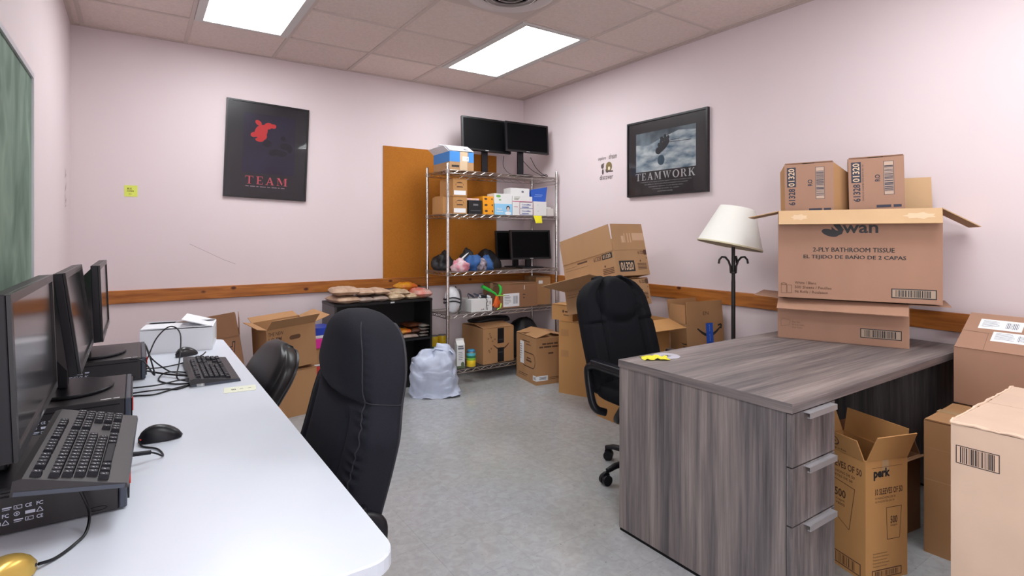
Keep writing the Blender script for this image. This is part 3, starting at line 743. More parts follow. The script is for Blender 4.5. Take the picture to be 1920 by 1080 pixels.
def keyboard(label, loc, rot, individual=True):
    t = thing('keyboard', label, 'keyboard', loc, rot=rot)
    # wedge: thin in front (-Y), thick behind
    mb = MB(); w, d = KW/2, KD/2
    P = [(-d,0),(d,0),(d,.026),(d-.012,.030),(-d+.046,.014),(-d+.040,.013),(-d+.003,.009)]
    vs = [(-w,y,z) for y,z in P]+[(w,y,z) for y,z in P]; n = len(P)
    mb.add(vs, [tuple(range(n)), tuple(range(2*n-1,n-1,-1))]+[(i,n+i,n+(i+1)%n,(i+1)%n) for i in range(n)])
    mb.build('case', dkgrey, t)
    bev = MB(); bev.box(-w-.001,-d+.006,.0005,-w,d-.004,.008); bev.build('edge_strip', bluegrey, t)
    keym = [mat('key_black', (.007,.007,.012), .5, spec=.25), mat('key_legend', (.70,.72,.78), .5)]
    al = MB(); joined = MB()
    def key(mb, s=.0170, legend=True):
        h = .0085; a, b = s/2, s/2*.74
        mb.add([(-a,-a,0),(a,-a,0),(a,a,0),(-a,a,0),(-b,-b,h),(b,-b,h),(b,b+.001,h),(-b,b+.001,h)],[(4,5,6,7),(0,1,5,4),(1,2,6,5),(2,3,7,6),(3,0,4,7)])
        mb.add([(-b*.55,b*.05,h+.0002),(-b*.25,-b*.0,h+.0002),(b*.05,b*.5,h+.0002),(-b*.2,b*.62,h+.0002)],[(0,1,2,3)],1); mb.add([(-b*.1,-b*.55,h+.0002),(b*.35,-b*.5,h+.0002),(b*.3,-b*.35,h+.0002),(-b*.1,-b*.38,h+.0002)],[(0,1,2,3)],1)
    for y, xs, u in keyrows():
        yy = y - .010
        f = (yy + d - .046)/(2*d-.058); z = .0135 + max(0,f)*.0155
        for x in xs:
            if individual:
                if keyproto[0] is None:
                    k0 = MB(); key(k0); o = k0.build('key', keym, t); keyproto[0] = o
                else: o = keyproto[0].copy(); COL.objects.link(o); o.parent = t
                o.location = (x + u/2, yy, z); o.rotation_euler = (R(7),0,0)
            else:
                joined.M = Matrix.Translation((x+u/2, yy, z)); key(joined)
    yy = .040-4*.0182-.010; z = .0135
    sb = MB(); x0 = -w+.012; sb.box(x0+.0182*4.2, yy-.0075, z, x0+.0182*10.2, yy+.0075, z+.008); sb.build('space_bar', keym[0], t, bevel=.002)
    if not individual: stuff(joined.build('keys', keym, t))
    return t
keyboard('black keyboard propped on the nearest desktop computer', (-.088, 1.476, .8412), (R(8), R(0), R(88)))
k2 = keyboard('black keyboard lying on the white table beside the paper note', (.248, 2.55, TZ+.0006), (0, 0, R(89.5)), False)

# ------------------------------------------------------------------ mice
def mouse(label, loc, rz, m, accent=None, wheel=True):
    t = thing('computer_mouse', label, 'mouse', loc, rz)
    rows = []
    L, W_, Hm = .105, .060, .036
    for i in range(13):
        u = i/12; x = -L/2 + L*u
        ww = W_/2 * (max(0, 1-(2*u-1)**4))**.5 * (1 - .38*sm(.25,1,u)) + .0008
        hh = Hm * (math.sin(PI*min(1,.10+.90*(1-u)**.85))**.8)*.92 + .006*(1-abs(2*u-1)**6) + .001
        row = []
        for k in range(16):
            a = 2*PI*k/16; cy, cz = math.cos(a), math.sin(a)
            yy = ww*math.copysign(abs(cy)**.8, cy); zz = .002 + (hh*max(0, cz)**.75 if cz > 0 else 0)
            row.append((x, yy, zz))
        rows.append(row)
    MB().rows(rows).build('shell', m, t, smooth=True)
    MB().box(.036,-.010,.0100,.0505,.010,.0145).build('front_accent', accent or dkgrey, t, bevel=.002)
    if wheel: MB().lathe([(.008,-.003),(.010,-.002),(.010,.002),(.008,.003)], 16, axis='Y', c=(.024,0,.0185)).build('scroll_wheel', accent or dkgrey, t, smooth=True)
    return t
mouse('black mouse with a red wheel beside the propped keyboard', (.055, 1.785, TZ+.0005), R(188), blackp, red_m)
mouse('black mouse behind the far keyboard near the white box', (.190, 2.955, TZ+.0005), R(215), mat('mouse_gloss', (.02,.02,.022), .25))
mouse('gold mouse at the lower left corner of the picture', (-.185, 1.185, TZ+.0005), R(24), gold)
def cable(pts, label, r=.0028, name='cable', m=None, ball=None, group=None, sub=6):
    P = [Vector(p) for p in pts]; out = []
    for i in range(len(P)-1):
        p0, p1, p2, p3 = P[max(i-1,0)], P[i], P[i+1], P[min(i+2,len(P)-1)]
        for k in range(sub):
            t = k/sub; out.append(.5*((2*p1)+(-p0+p2)*t+(2*p0-5*p1+4*p2-p3)*t*t+(-p0+3*p1-3*p2+p3)*t**3))
    out.append(P[-1])
    o = MB().tube(out, r, 7).build(name, m or blackp, None, smooth=True)
    if label: tag(o, label, 'cable', group)
    return o
c = TZ+.0035
cable([(-.10,1.50,.845),(-.105,1.36,.850),(-.088,1.352,.80),(-.075,1.335,.765),(-.078,1.30,c),(-.092,1.26,c),(-.115,1.225,c),(-.135,1.205,TZ+.010)], 'cable running from the propped keyboard to the gold mouse')
cable([(-.008,1.60,.77),(.03,1.615,.765),(.055,1.64,c),(.045,1.70,c),(.012,1.745,c),(.006,1.775,TZ+.012)], 'thin cable curling from the nearest computer to the black mouse', r=.0022)
MB().tube([(-.010,1.60,.775),(.004,1.603,.772),(.028,1.613,.767)], .0055, 8).build('plug', blackp, bpy.data.objects['cable.001'], smooth=True)
G = 'tangled black cables on the white table'
cable([(.036,2.70,.79),(.07,2.78,.86),(.12,2.82,.90),(.155,2.76,.875),(.145,2.62,.79),(.130,2.50,c),(.165,2.42,c)], 'black cable rising in an arch beside the far computer', group=G)
cable([(.034,2.66,.76),(.10,2.72,c+.003),(.19,2.77,c+.006),(.24,2.81,c+.018),(.26,2.86,.765)], 'black cable running along the table to the back of the far keyboard', group=G)
cable([(-.16,2.36,c),(-.05,2.345,c),(.04,2.33,c+.004),(.09,2.34,c),(.13,2.32,c),(.19,2.42,c),(.175,2.56,c),(.10,2.60,c+.005),(.07,2.50,c),(.12,2.40,c),(.20,2.38,c)], 'black cable looping before the far keyboard', group=G)
cable([(-.02,2.46,.842),(.02,2.44,.835),(.055,2.43,.78),(.04,2.50,.845),(.03,2.60,.865),(.05,2.66,.80),(.11,2.64,c),(.165,2.52,c),(.19,2.40,c)], 'black cable draped over the corner of the far computer', group=G)
cable([(-.14,2.315,c),(-.02,2.305,c),(.05,2.285,c),(.11,2.33,c),(.16,2.36,c),(.195,2.37,c+.006)], 'lowest black cable, nearest the middle computer', group=G)
cable([(.034,2.60,c+.02),(.08,2.58,c+.008),(.14,2.50,c+.008),(.20,2.44,c+.008),(.21,2.36,c)], 'short thick black cable in the middle of the tangle', r=.0036, group=G)
cable([(-.15,2.40,c+.006),(-.03,2.40,c+.006),(.06,2.385,c+.008),(.13,2.41,c+.010),(.18,2.40,c+.010),(.205,2.345,c)], 'black cable crossing under the arch', group=G)
pl = MB().box(-.012,-.008,0,.018,.008,.010).build('usb_plug', mat('plug_metal', (.7,.7,.7), .3, metal=.6), None, bevel=.002); pl.location = (.19, 2.33, TZ+.0008); pl.rotation_euler = (0,0,R(-40)); tag(pl, 'small metal plug at the end of the cable tangle', 'plug')

# paper note on the table
nt_ = MB().box(-.052,-.038,0,.052,.038,.0008).build('paper_note', mat('note_cream', (.80,.82,.66), .7)); nt_.location = (.310, 2.205, TZ+.0004); nt_.rotation_euler = (0,0,R(-8))
tag(nt_, 'pale yellow paper note on the white table in front of the keyboard', 'note')
mb = MB(); M = Matrix.Translation((0,0,.0008)); put_text(mb, M, 'on', -.028,-.012,.014,.016, bold=.02); put_text(mb, M, 'to', .0,-.006,.010,.010, bold=.02); rect(mb, M, .026,-.003,.036,.001)
mb.build('handwriting', ink, nt_)

# white box at the far end of the table
wb_ = carton('white cardboard box with lifted lid flaps on the far end of the table', (.012, 3.10), -10, .300, .235, .108, TZ+.0005, 'white', {'F':3,'B':8,'L':2,'R':17}, flen={'R':.14,'F':.112,'B':.112}, tape=False)
mb = MB(); rect(mb, wb_.R, .13, .03, .17, .09, .0006); mb.build('side_print', mat('grey_card_print', (.45,.44,.42), .7), wb_.root)

# ================================================================== OFFICE CHAIRS
def cushion(hw, ht, prof, n=48, rows=56, z0=0, z1=1, front=None, ex=3.2):
    """closed cushion; hw(v), ht(v) half width and half thickness, prof(v) = (y, z) of its centre line, front(x, v) pushes the front out"""
    R_ = []
    vs = [0]*0
    for i in range(rows+1):
        t = i/rows; v = .5-.5*math.cos(PI*t) if False else t
        e = min(v, 1-v)
        w = hw(v); th = ht(v)
        y, z = prof(v); y2, z2 = prof(min(1, v+.01)); y1_, z1_ = prof(max(0, v-.01))
        ty, tz = y2-y1_, z2-z1_; L = math.hypot(ty, tz); ny, nz = -tz/L, ty/L     # front normal (-Y like)
        row = []
        for k in range(n):
            a = 2*PI*k/n; c, s = math.cos(a), math.sin(a)
            x = w*math.copysign(abs(c)**(2/ex), c); q = th*math.copysign(abs(s)**(2/ex), s)
            if front and s > 0: q += front(x/max(w,1e-4), v)*min(1, s*1.8)
            row.append((x, y + ny*q, z + nz*q))
        R_.append(row)
    return MB().rows(R_)
def gauss(x, s): return math.exp(-(x/s)**2)
def star_base(t, r=.29, rz=0, metal=None):
    m = metal or blackp
    MB().lathe([(.030,.05),(.045,.06),(.045,.10),(.030,.115),(.026,.14)], 20).build('hub', m, t, smooth=True)
    MB().lathe([(.026,.14),(.024,.24),(.014,.24),(.014,.40)], 16).build('gas_column', m, t, smooth=True)
    for k in range(5):
        a = R(72*k) + rz; c, s = math.cos(a), math.sin(a)
        lg = MB(); lg.tube([(c*.03, s*.03, .085),(c*.12, s*.12, .092),(c*(r-.05), s*(r-.05), .085),(c*r, s*r, .070)], [.026,.024,.019,.015], 10, flat=.8)
        L = lg.build('leg', m, t, smooth=True)
        cs = MB(); cx, cy = c*r, s*r
        cs.tube([(cx,cy,.072),(cx,cy,.045)], .008, 8)
        b = a + k*.9; dx, dy = math.cos(b), math.sin(b)
        for sg in (-1, 1):
            mx, my = cx+dx*.012-dy*sg*.014, cy+dy*.012+dx*sg*.014
            cs.tube([(mx-dy*sg*(-.009), my+dx*sg*(-.009), .0275),(mx-dy*sg*.009, my+dx*sg*.009, .0275)], .0270, 16)
        cs.tube([(cx+dx*.012+dy*.008, cy+dy*.012-dx*.008, .045),(cx+dx*.012-dy*.008, cy+dy*.012+dx*.008, .045)], .022, 12)
        cs.build('caster', blackp, L, smooth=True)
def seat_cushion(t, m, w=.26, d=.25, z=.455, y=0):
    rows = []
    for i in range(15):
        u = i/14; a = PI*u - PI/2
        zz = z + .055*math.copysign(abs(math.sin(a))**.7, math.sin(a)); k = abs(math.cos(a))**.35
        row = []
        for q in range(40):
            b = 2*PI*q/40; c, s = math.cos(b), math.sin(b)
            row.append((w*k*math.copysign(abs(c)**.5, c), y + d*k*math.copysign(abs(s)**.5, s) - 0, zz - (.015*max(0,-s)**2 if True else 0)))
        rows.append(row)
    MB().rows(rows).build('seat', m, t, smooth=True)
    MB().rbox(-.12,-.14,.375,.12,.12,.402,.02).build('seat_plate', blackp, t)

# --- chair at the computer table
c1 = thing('office_chair', 'large black high-back fabric office chair tucked under the white table', 'chair', (.268, 1.595, 0), R(-92))
def hw1(v):
    base = .280 - .030*sm(.50,.68,v)
    top = (max(0, 1-max(0,(v-.58)/.42)**2.4))**.5
    bot = (max(0, 1-max(0,(.06-v)/.06)**2))**.5
    return base*max(.10, top)*max(.8, bot) if v > .5 else base*max(.86, bot)
def ht1(v): return (.052 + .006*sm(.6,.8,v)) * (max(.0, 1-max(0,(v-.88)/.12)**2.2))**.5*1.0 * (max(.2, 1-max(0,(.06-v)/.06)**2))**.5 + .004
def prof1(v): return (.150 + .150*v + .020*math.sin(v*PI), .46 + .62*v)
def front1(x, v):
    d = .020*(1-x*x)**1 * sm(.1,.3,v)
    vc = .655 - .040*(1-min(1,abs(x))**1.5)     # sagging crease below the head cushion
    d += .016*sm(vc, vc+.10, v)*(1-abs(x)**3)
    d -= .018*gauss(v-vc, .013)*(1-.55*x*x)
    if v < vc: d -= .012*gauss(abs(x)-.60, .05)*sm(vc, vc-.08, v)
    if v < vc+.03: d += .0032*math.sin(v*135+2*math.sin(v*31))*gauss(x-.90, .09)
    if v > vc: d += .0016*math.sin(v*190)*gauss(abs(x)-.96, .05)
    return d
cushion(hw1, ht1, prof1, n=120, rows=130, front=front1, ex=6.0).build('backrest', fabric, c1, smooth=True)
def seam(off, r, name, hw, prof, ht, v0=.02, v1=.985, fx=1.0, fr=None):
    p = []
    for sgn in (1, -1):
        seq = []
        for i in range(60):
            v = v0 + (v1-v0)*i/59; y, z = prof(v); ya, za = prof(max(0,v-.01)); yb, zb = prof(min(1,v+.01)); Ln = math.hypot(yb-ya, zb-za); ny, nz = -(zb-za)/Ln, (yb-ya)/Ln
            q = ht(v)*off + (fr(sgn*fx, v) if fr else 0); seq.append((sgn*hw(v)*fx, y + ny*q, z + nz*q))
        p += seq if sgn == 1 else seq[::-1]
    return MB().tube(p, r, 6)
seam(-.91, .0040, 'piping', hw1, prof1, ht1, v1=.955, fx=.90).build('piping', mat('piping_black', (.018,.018,.024), .6), c1, smooth=True)
seam(.895, .0022, 'seam', hw1, prof1, ht1, v1=.955, fx=.905, fr=front1).build('seam', mat('seam_thread', (.013,.013,.019), .8), c1, smooth=True)
for sx in (-1, 1):
    y, z = prof1(.655); ya, za = prof1(.645); yb, zb = prof1(.665); Ln = math.hypot(yb-ya, zb-za); p = []
    for k in range(-8, 9):
        o_ = .9*k/8; q_ = ht1(.655)*o_; x_ = hw1(.655)*(1-abs(o_)**6)**(1/6)
        p.append((sx*x_, y - (zb-za)/Ln*q_, z + (yb-ya)/Ln*q_))
    MB().tube(p, .0016, 6).build('side_seam', mat('seam_thread', (.013,.013,.019), .8), c1, smooth=True)
seat_cushion(c1, fabric, .255, .25, .455, -.03)
def loop_arm(t, sx, yb=.22, yf=-.20, zt=.615, z0=.40, r=.018):
    p = [(sx*.215, .10, z0),(sx*.262,.12,z0+.02),(sx*.280,yb-.03,z0+.07),(sx*.282,yb,zt-.05),(sx*.280,yb-.02,zt-.012),(sx*.280,yb-.08,zt),(sx*.280,0,zt),(sx*.280,yf+.07,zt-.002),(sx*.280,yf,zt-.03),(sx*.278,yf+.03,zt-.10),(sx*.262,-.05,z0+.02),(sx*.215,-.02,z0)]
    P = [Vector(q) for q in p]; out = []
    for i in range(len(P)-1):
        p0, p1, p2, p3 = P[max(i-1,0)], P[i], P[i+1], P[min(i+2,len(P)-1)]
        for k in range(5):
            q = k/5; out.append(.5*((2*p1)+(-p0+p2)*q+(2*p0-5*p1+4*p2-p3)*q*q+(-p0+3*p1-3*p2+p3)*q**3))
    out.append(P[-1])
    a = MB().tube(out, r, 12, flat=1.0).build('armrest', blackp, t, smooth=True)
    MB().rbox(sx*.280-.026, yf+.03, zt+.006, sx*.280+.026, yb-.035, zt+.030, .022, n=5).build('arm_pad', blackp, a, smooth=False, bevel=.004)
for sx in (1,-1): loop_arm(c1, sx, yb=.24)
MB().box(-.05,.10,.385,.05,.25,.40).build('back_bracket', blackp, c1); MB().tube([(0,.20,.39),(0,.26,.42),(0,.272,.55)], .03, 8, flat=.4).build('back_spine', blackp, c1, smooth=True)
star_base(c1, rz=.3)

# --- chair behind the desk
c2 = thing('office_chair', 'black executive office chair with a padded head cushion standing behind the desk', 'chair', (2.300, 2.055, 0), R(-4))
def hw2(v):
    b = .242 + .020*math.sin(PI*min(1,v*1.1))
    return b*(max(.20, 1-max(0,(v-.74)/.26)**2.4))**.5*max(.75,(max(0,1-max(0,(.08-v)/.08)**2))**.5)
def ht2(v): return .046*(max(.02, 1-max(0,(v-.9)/.1)**2))**.5*(max(.1, 1-max(0,(.06-v)/.06)**2))**.5+.003
def prof2(v): return (.140 + .215*v - .010*math.sin(v*PI), .40 + .645*v)
def front2(x, v):
    ax = abs(x)
    d = .012*(1-x*x)
    # side bolsters
    d += .022*sm(.50,.66,ax)*sm(1.0,.86,ax)*sm(.05,.2,v)
    d -= .016*gauss(ax-.55,.035)
    # round head cushion
    rr = math.hypot(x/.56, (v-.80)/.20)
    d += .030*sm(1.12,.72,rr)
    d -= .012*gauss(rr-1.12,.07)
    # horizontal seams on the bolsters
    if ax > .5: d -= .014*gauss(v-.60,.013)
    return d
cushion(hw2, ht2, prof2, n=96, rows=110, front=front2, ex=3.6).build('backrest', fabric2, c2, smooth=True)
seam(-.80, .0036, 'piping', hw2, prof2, ht2, v1=.965, fx=.858).build('piping', mat('piping_black', (.018,.018,.024), .6), c2, smooth=True)
seat_cushion(c2, fabric2, .25, .245, .45, -.02)
for sx in (1,-1): loop_arm(c2, sx, yb=.17, yf=-.19, zt=.60, z0=.34, r=.021)
MB().box(-.05,.10,.375,.05,.24,.39).build('back_bracket', blackp, c2); MB().tube([(0,.20,.38),(0,.255,.40),(0,.275,.52)], .03, 8, flat=.4).build('back_spine', blackp, c2, smooth=True)
star_base(c2, r=.275, rz=R(177))

# --- low side chair with wooden arm behind the table
c3 = thing('side_chair', 'low black leather chair with a wooden arm beside the far part of the white table', 'chair', (.27, 2.62, 0), R(-86))
def hw3(v): return .245*(max(.12, 1-max(0,(v-.45)/.55)**2.3))**.5*max(.8,(max(0,1-max(0,(.1-v)/.1)**2))**.5)
def ht3(v): return .034*(max(.03, 1-max(0,(v-.86)/.14)**2))**.5*(max(.2, 1-max(0,(.08-v)/.08)**2))**.5+.003
def prof3(v): return (.130 + .165*v, .545 + .262*v)
def front3(x, v): return .022*(1-x*x) - .010*gauss(abs(x)-.86,.05) + .012*x*x
cushion(hw3, ht3, prof3, n=72, rows=50, front=front3, ex=3.0).build('backrest', leather, c3, smooth=True)
b = seam(-.72, .010, 'rim', hw3, prof3, ht3, v1=.95, fx=.87); b.build('back_shell_rim', blackp, c3, smooth=True)
seat_cushion(c3, leather, .245, .235, .43, -.06)
for sx in (1,-1):
    MB().tube([(sx*.262,.19,.585),(sx*.272,.10,.612),(sx*.275,-.05,.612),(sx*.268,-.18,.595)], [.020,.022,.022,.016], 10, flat=.7).build('wooden_arm', wood_o, c3, smooth=True)
    MB().tube([(sx*.262,-.16,.59),(sx*.255,-.14,.42),(sx*.235,-.10,.36)], .013, 8).build('arm_support', blackp, c3, smooth=True)
    MB().tube([(sx*.262,.17,.585),(sx*.255,.15,.42),(sx*.235,.10,.36)], .013, 8).build('arm_support', blackp, c3, smooth=True)
star_base(c3, r=.25, rz=.6)

# ================================================================== DESK
dk = thing('office_desk', 'grey wood-laminate office desk with three drawers', 'desk', (2.57, 1.345, 0))
dx0, dx1, dy0, dy1 = 1.757-2.57, 3.385-2.57, .962-1.345, 1.742-1.345
MB().box(dx0, dy0, .718, dx1, dy1, .750).build('desktop', lam_h, dk, bevel=.0015)
MB().box(dx0-.0012, dy0, .718, dx0-.0001, dy1, .7495).build('edge_band', laminate('grey_wood_laminate_edge', (1,.035,1)), dk)
MB().box(dx0+.003, dy0+.024, .012, dx0+.024, dy1-.003, .7175).build('end_panel', lam_v, dk)
MB().box(dx1-.024, dy0+.02, .012, dx1-.003, dy1-.003, .7175).build('end_panel', lam_v, dk)
MB().box(dx0+.262, dy0+.024, .012, dx0+.280, dy1-.22, .7175).build('pedestal_side', lam_v, dk)
MB().box(dx0+.0245, dy0+.03, .012, dx0+.2615, dy1-.22, .03).build('pedestal_floor', lam_v, dk)
MB().box(dx0+.0245, dy1-.2195, .012, dx0+.2615, dy1-.20, .7175).build('pedestal_back', lam_v, dk)
MB().box(dx0+.2805, dy1-.12, .10, dx1-.0245, dy1-.10, .7175).build('modesty_panel', lam_v, dk)
MB().box(dx0+.004, dy0+.026, 0, dx0+.022, dy1-.006, .0118).build('plinth', blackm, dk); MB().box(dx1-.022, dy0+.03, 0, dx1-.006, dy1-.006, .0118).build('plinth', blackm, dk)
for z0, z1 in ((.022,.343),(.348,.536),(.541,.714)):
    dr = MB().box(dx0+.003, dy0+.002, z0, dx0+.281, dy0+.0215, z1).build('drawer', lam_d, dk, bevel=.001)
    hb = MB(); hx0, hx1 = dx0+.072, dx0+.250
    hb.box(hx0, dy0-.020, z1-.004, hx1, dy0+.004, z1-.001); hb.box(hx0, dy0-.022, z1-.020, hx1, dy0-.0195, z1-.001); hb.box(hx0, dy0-.0195, z1-.020, hx1, dy0-.011, z1-.0175)
    hb.build('handle', alum, dr)
# crumpled yellow note and disc on the desk
mb = MB(); N_ = 8
for i in range(N_+1):
    pass
g = []
for j in range(6):
    row = []
    for i in range(9):
        x, y = -.058+.116*i/8, -.036+.072*j/5
        zz = .0025 + .010*abs(math.sin(i*1.1+j*.5))*(1-abs(x)/.075) + .003*math.sin(i*2.3-j)
        row.append((x + .004*math.sin(j*2), y + .004*math.sin(i*1.7), max(.0008, zz)))
    g.append(row)
yn = mb.rows(g, closed=False, cap=False).build('crumpled_note', yellow, None); yn.location = (1.895, 1.655, .7505); yn.rotation_euler = (0,0,R(-32))
so = yn.modifiers.new('solid','SOLIDIFY'); so.thickness = .0008
tag(yn, 'crumpled bright yellow paper note on the near left corner of the desk', 'note')
cd = thing('disc', 'pale translucent disc lying behind the yellow note on the desk', 'disc', (1.982, 1.665, .7505))
MB().lathe([(.008,0),(.060,0),(.060,.0012),(.008,.0012),(.008,0)], 40).build('disc_body', mat('disc_clear', (.52,.52,.60), .2), cd)
MB().lathe([(.009,.0013),(.020,.0013),(.020,.0018),(.009,.0018),(.009,.0013)], 30).build('disc_ring', mat('disc_ring', (.28,.28,.33), .3), cd)

# ================================================================== FLOOR LAMP
lp = thing('floor_lamp', 'wrought-iron floor lamp with a tilted white fabric shade', 'lamp', (3.10, 2.075, 0))
MB().lathe([(.135,0),(.135,.012),(.10,.022),(.03,.035),(.015,.05)], 32).build('base', iron, lp, smooth=True)
MB().lathe([(.0125,.03),(.0125,1.00),(.011,1.02),(.011,1.32)], 14).build('pole', iron, lp, smooth=True)
MB().lathe([(.013,1.055),(.020,1.058),(.020,1.070),(.013,1.073)], 14).build('collar', iron, lp, smooth=True)
ca, sa = math.cos(R(-34.3)), math.sin(R(-34.3))
for sg in (-1, 1):
    for tw_ in (0, 55):
        p = []
        for x, z in ((.016,1.06),(.018,1.10),(.030,1.135),(.050,1.158),(.072,1.160),(.088,1.142),(.092,1.118)):
            xx = x*sg; a = R(-34.3+tw_); p.append((xx*math.cos(a), xx*math.sin(a), z))
        if tw_ == 0 or sg == 1: MB().tube(p, .0065, 8).build('hook', iron, lp, smooth=True)
shd = []
Ms = Matrix.Translation((0,0,1.345)) @ Matrix.Rotation(R(12), 4, Vector((-ca*0+.56,.83,0)))
mb = MB(); mb.M = Ms; mb.lathe([(.195,-.115),(.105,.125),(.1035,.125),(.1935,-.115),(.195,-.115)], 48); mb.build('lamp_shade', shade_m, lp, smooth=True)
mb = MB(); mb.M = Ms; mb.lathe([(.196,-.119),(.197,-.119),(.195,-.110),(.194,-.110),(.196,-.119)], 48); mb.build('shade_trim', mat('shade_trim', (.62,.55,.38), .8), lp, smooth=True)
mb = MB(); mb.M = Ms
for k in range(3):
    a = 2*PI*k/3; mb.tube([(0,0,.09),(.104*math.cos(a), .104*math.sin(a), .12)], .002, 6)
mb.tube([(0,0,-.02),(0,0,.10)], .012, 10); mb.build('shade_spider', iron, lp, smooth=True)
mb = MB(); mb.M = Ms; mb.lathe([(.012,-.0),(.030,.03),(.030,.055),(.012,.085),(0,.088)], 16); mb.build('bulb', mat('bulb_white', (.8,.8,.78), .3), lp, smooth=True)

# ================================================================== CARTONS ON THE DESK
b1 = carton('wide low cardboard box on the desk with a torn front flap', (2.849, 1.640), -67.6, .575, .325, .213, .7505, 'pink', {'F':206,'B':0,'L':176,'R':180}, flen={'F':.105,'L':.12,'R':.16})
barcode(b1.root, b1.F, .375,.035,.545,.082, bg=mat('faded_white_ink', (.40,.30,.22), .8), t=.004, seed=2)
mb = MB(); put_text(mb, b1.F, 'White / Blanc', .068,.083,.040,.009); put_text(mb, b1.F, '500 Sheets / Feuilles', .068,.069,.058,.009); put_text(mb, b1.F, '96 Rolls / Rouleaux', .068,.055,.050,.009)
line(mb, b1.F, [(.018,.06),(.055,.07),(.060,.095),(.025,.105),(.015,.09),(.018,.06)], .0015); mb.build('small_print', ink_soft, b1.root)
fo, FMm, ln, L_ = b1.flap['F']
mb = MB(); 
mb.add([tuple(FMm @ Vector(p)) for p in ((.05,.05,.0008),(.10,.062,.0008),(.13,.045,.0008),(.09,.034,.0008))], [(0,1,2,3)]); mb.build('torn_patch', mat('card_torn', (.68,.47,.33), .9), fo)
pf = MB(); Mf = Matrix.Translation(b1.root.matrix_basis.translation*0)
tf = MB(); tf.M = FMm
tf.add([(.455,-.001,.001),(.572,-.001,.001),(.570,.040,.012),(.530,.052,.006),(.500,.040,.016),(.470,.055,.004)], [(0,1,2,3,4,5)])
to = tf.build('torn_edge', cardboard['pink'], b1.root); sol = to.modifiers.new('s','SOLIDIFY'); sol.thickness = .004

zz = .7505+.213+.0095
b2 = carton('big cardboard box of bathroom tissue stacked on the wide low box', (2.792, 1.605), -64.3, .690, .270, .452, zz, 'pink', {'F':232,'B':96,'L':192,'R':212}, flen={'F':.090,'B':.17,'L':.15,'R':.165}, fm='inner_lit')
Mf = b2.F
s_ = MB()
put_text(s_, Mf, 'wan', .290,.334,.150,.042, bold=.02); put_text(s_, Mf, 'white', .285,.382,.095,.028, bold=.01)
s_.build('title_lettering', ink, b2.root); s_ = MB()
put_text(s_, Mf, '2-PLY BATHROOM TISSUE', .160,.240,.345,.022); put_text(s_, Mf, '2-PLY BATHROOM TISSUE', .1615,.2405,.345,.022, lift=.0012)
put_text(s_, Mf, 'EL TEJIDO DE BAÑO DE 2 CAPAS', .118,.200,.432,.028); put_text(s_, Mf, 'EL TEJIDO DE BAÑO DE 2 CAPAS', .1195,.2006,.432,.028, lift=.0012)
s_.build('lettering', ink, b2.root); s_ = MB()
# swan body and neck
P = []
for k in range(24):
    a = 2*PI*k/24; P.append((.236+.036*math.cos(a)-.005*math.sin(a), .336+.019*math.sin(a)-.007*math.cos(a)))
s_.add([tuple(Mf @ Vector((x,y,.0009))) for x,y in P], [tuple(range(24))])
put_text(s_, Mf, 'S', .242,.322,.054,.098, bold=.06, lift=.0012)
ellipse(s_, Mf, .276,.404,.012,.008,.0014, n=14)
stuff(s_.build('emblem', ink, b2.root))
s_ = MB(); put_text(s_, Mf, 'White / Blanc', .078,.072,.098,.014, bold=.008); put_text(s_, Mf, '500 Sheets / Feuilles', .078,.049,.165,.014, bold=.008); put_text(s_, Mf, '96 Rolls / Rouleaux', .078,.026,.150,.014, bold=.008)
frame(s_, Mf, .014,.022,.040,.070,.0018); line(s_, Mf, [(.014+.013+.013*math.cos(R(a)), .070+.006*math.sin(R(a))) for a in range(0,390,30)], .0018); frame(s_, Mf, .042,.024,.064,.066,.0018)
s_.build('small_print', ink_br, b2.root)
barcode(b2.root, Mf, .492,.022,.668,.068, bg=mat('faded_white_ink', (.40,.30,.22), .8), t=.0045, seed=4)
fo, FMm, ln, L_ = b2.flap['F']
mb = MB(); rect(mb, Matrix.Translation((0,0,0)) @ FMm, .0,.0,.0001,.0001)
# flap inner face carries torn tape marks
Mi = FMm.copy(); n_ = Vector((FMm[0][2],FMm[1][2],FMm[2][2])); Mi.translation = FMm.translation - n_*.0046
mb = MB()
for cx, w_ in ((.10,.03),(.60,.05)):
    P = [(cx + w_*math.cos(2*PI*k/14)*(1+.35*(k%2)), .045 + .014*math.sin(2*PI*k/14)*(1+.5*(k%2)), 0) for k in range(14)]
    mb.add([tuple(Mi @ Vector(p)) for p in P], [tuple(range(14))])
mb.build('tape_scar', mat('tape_scar', (.60,.43,.28), .8), fo)
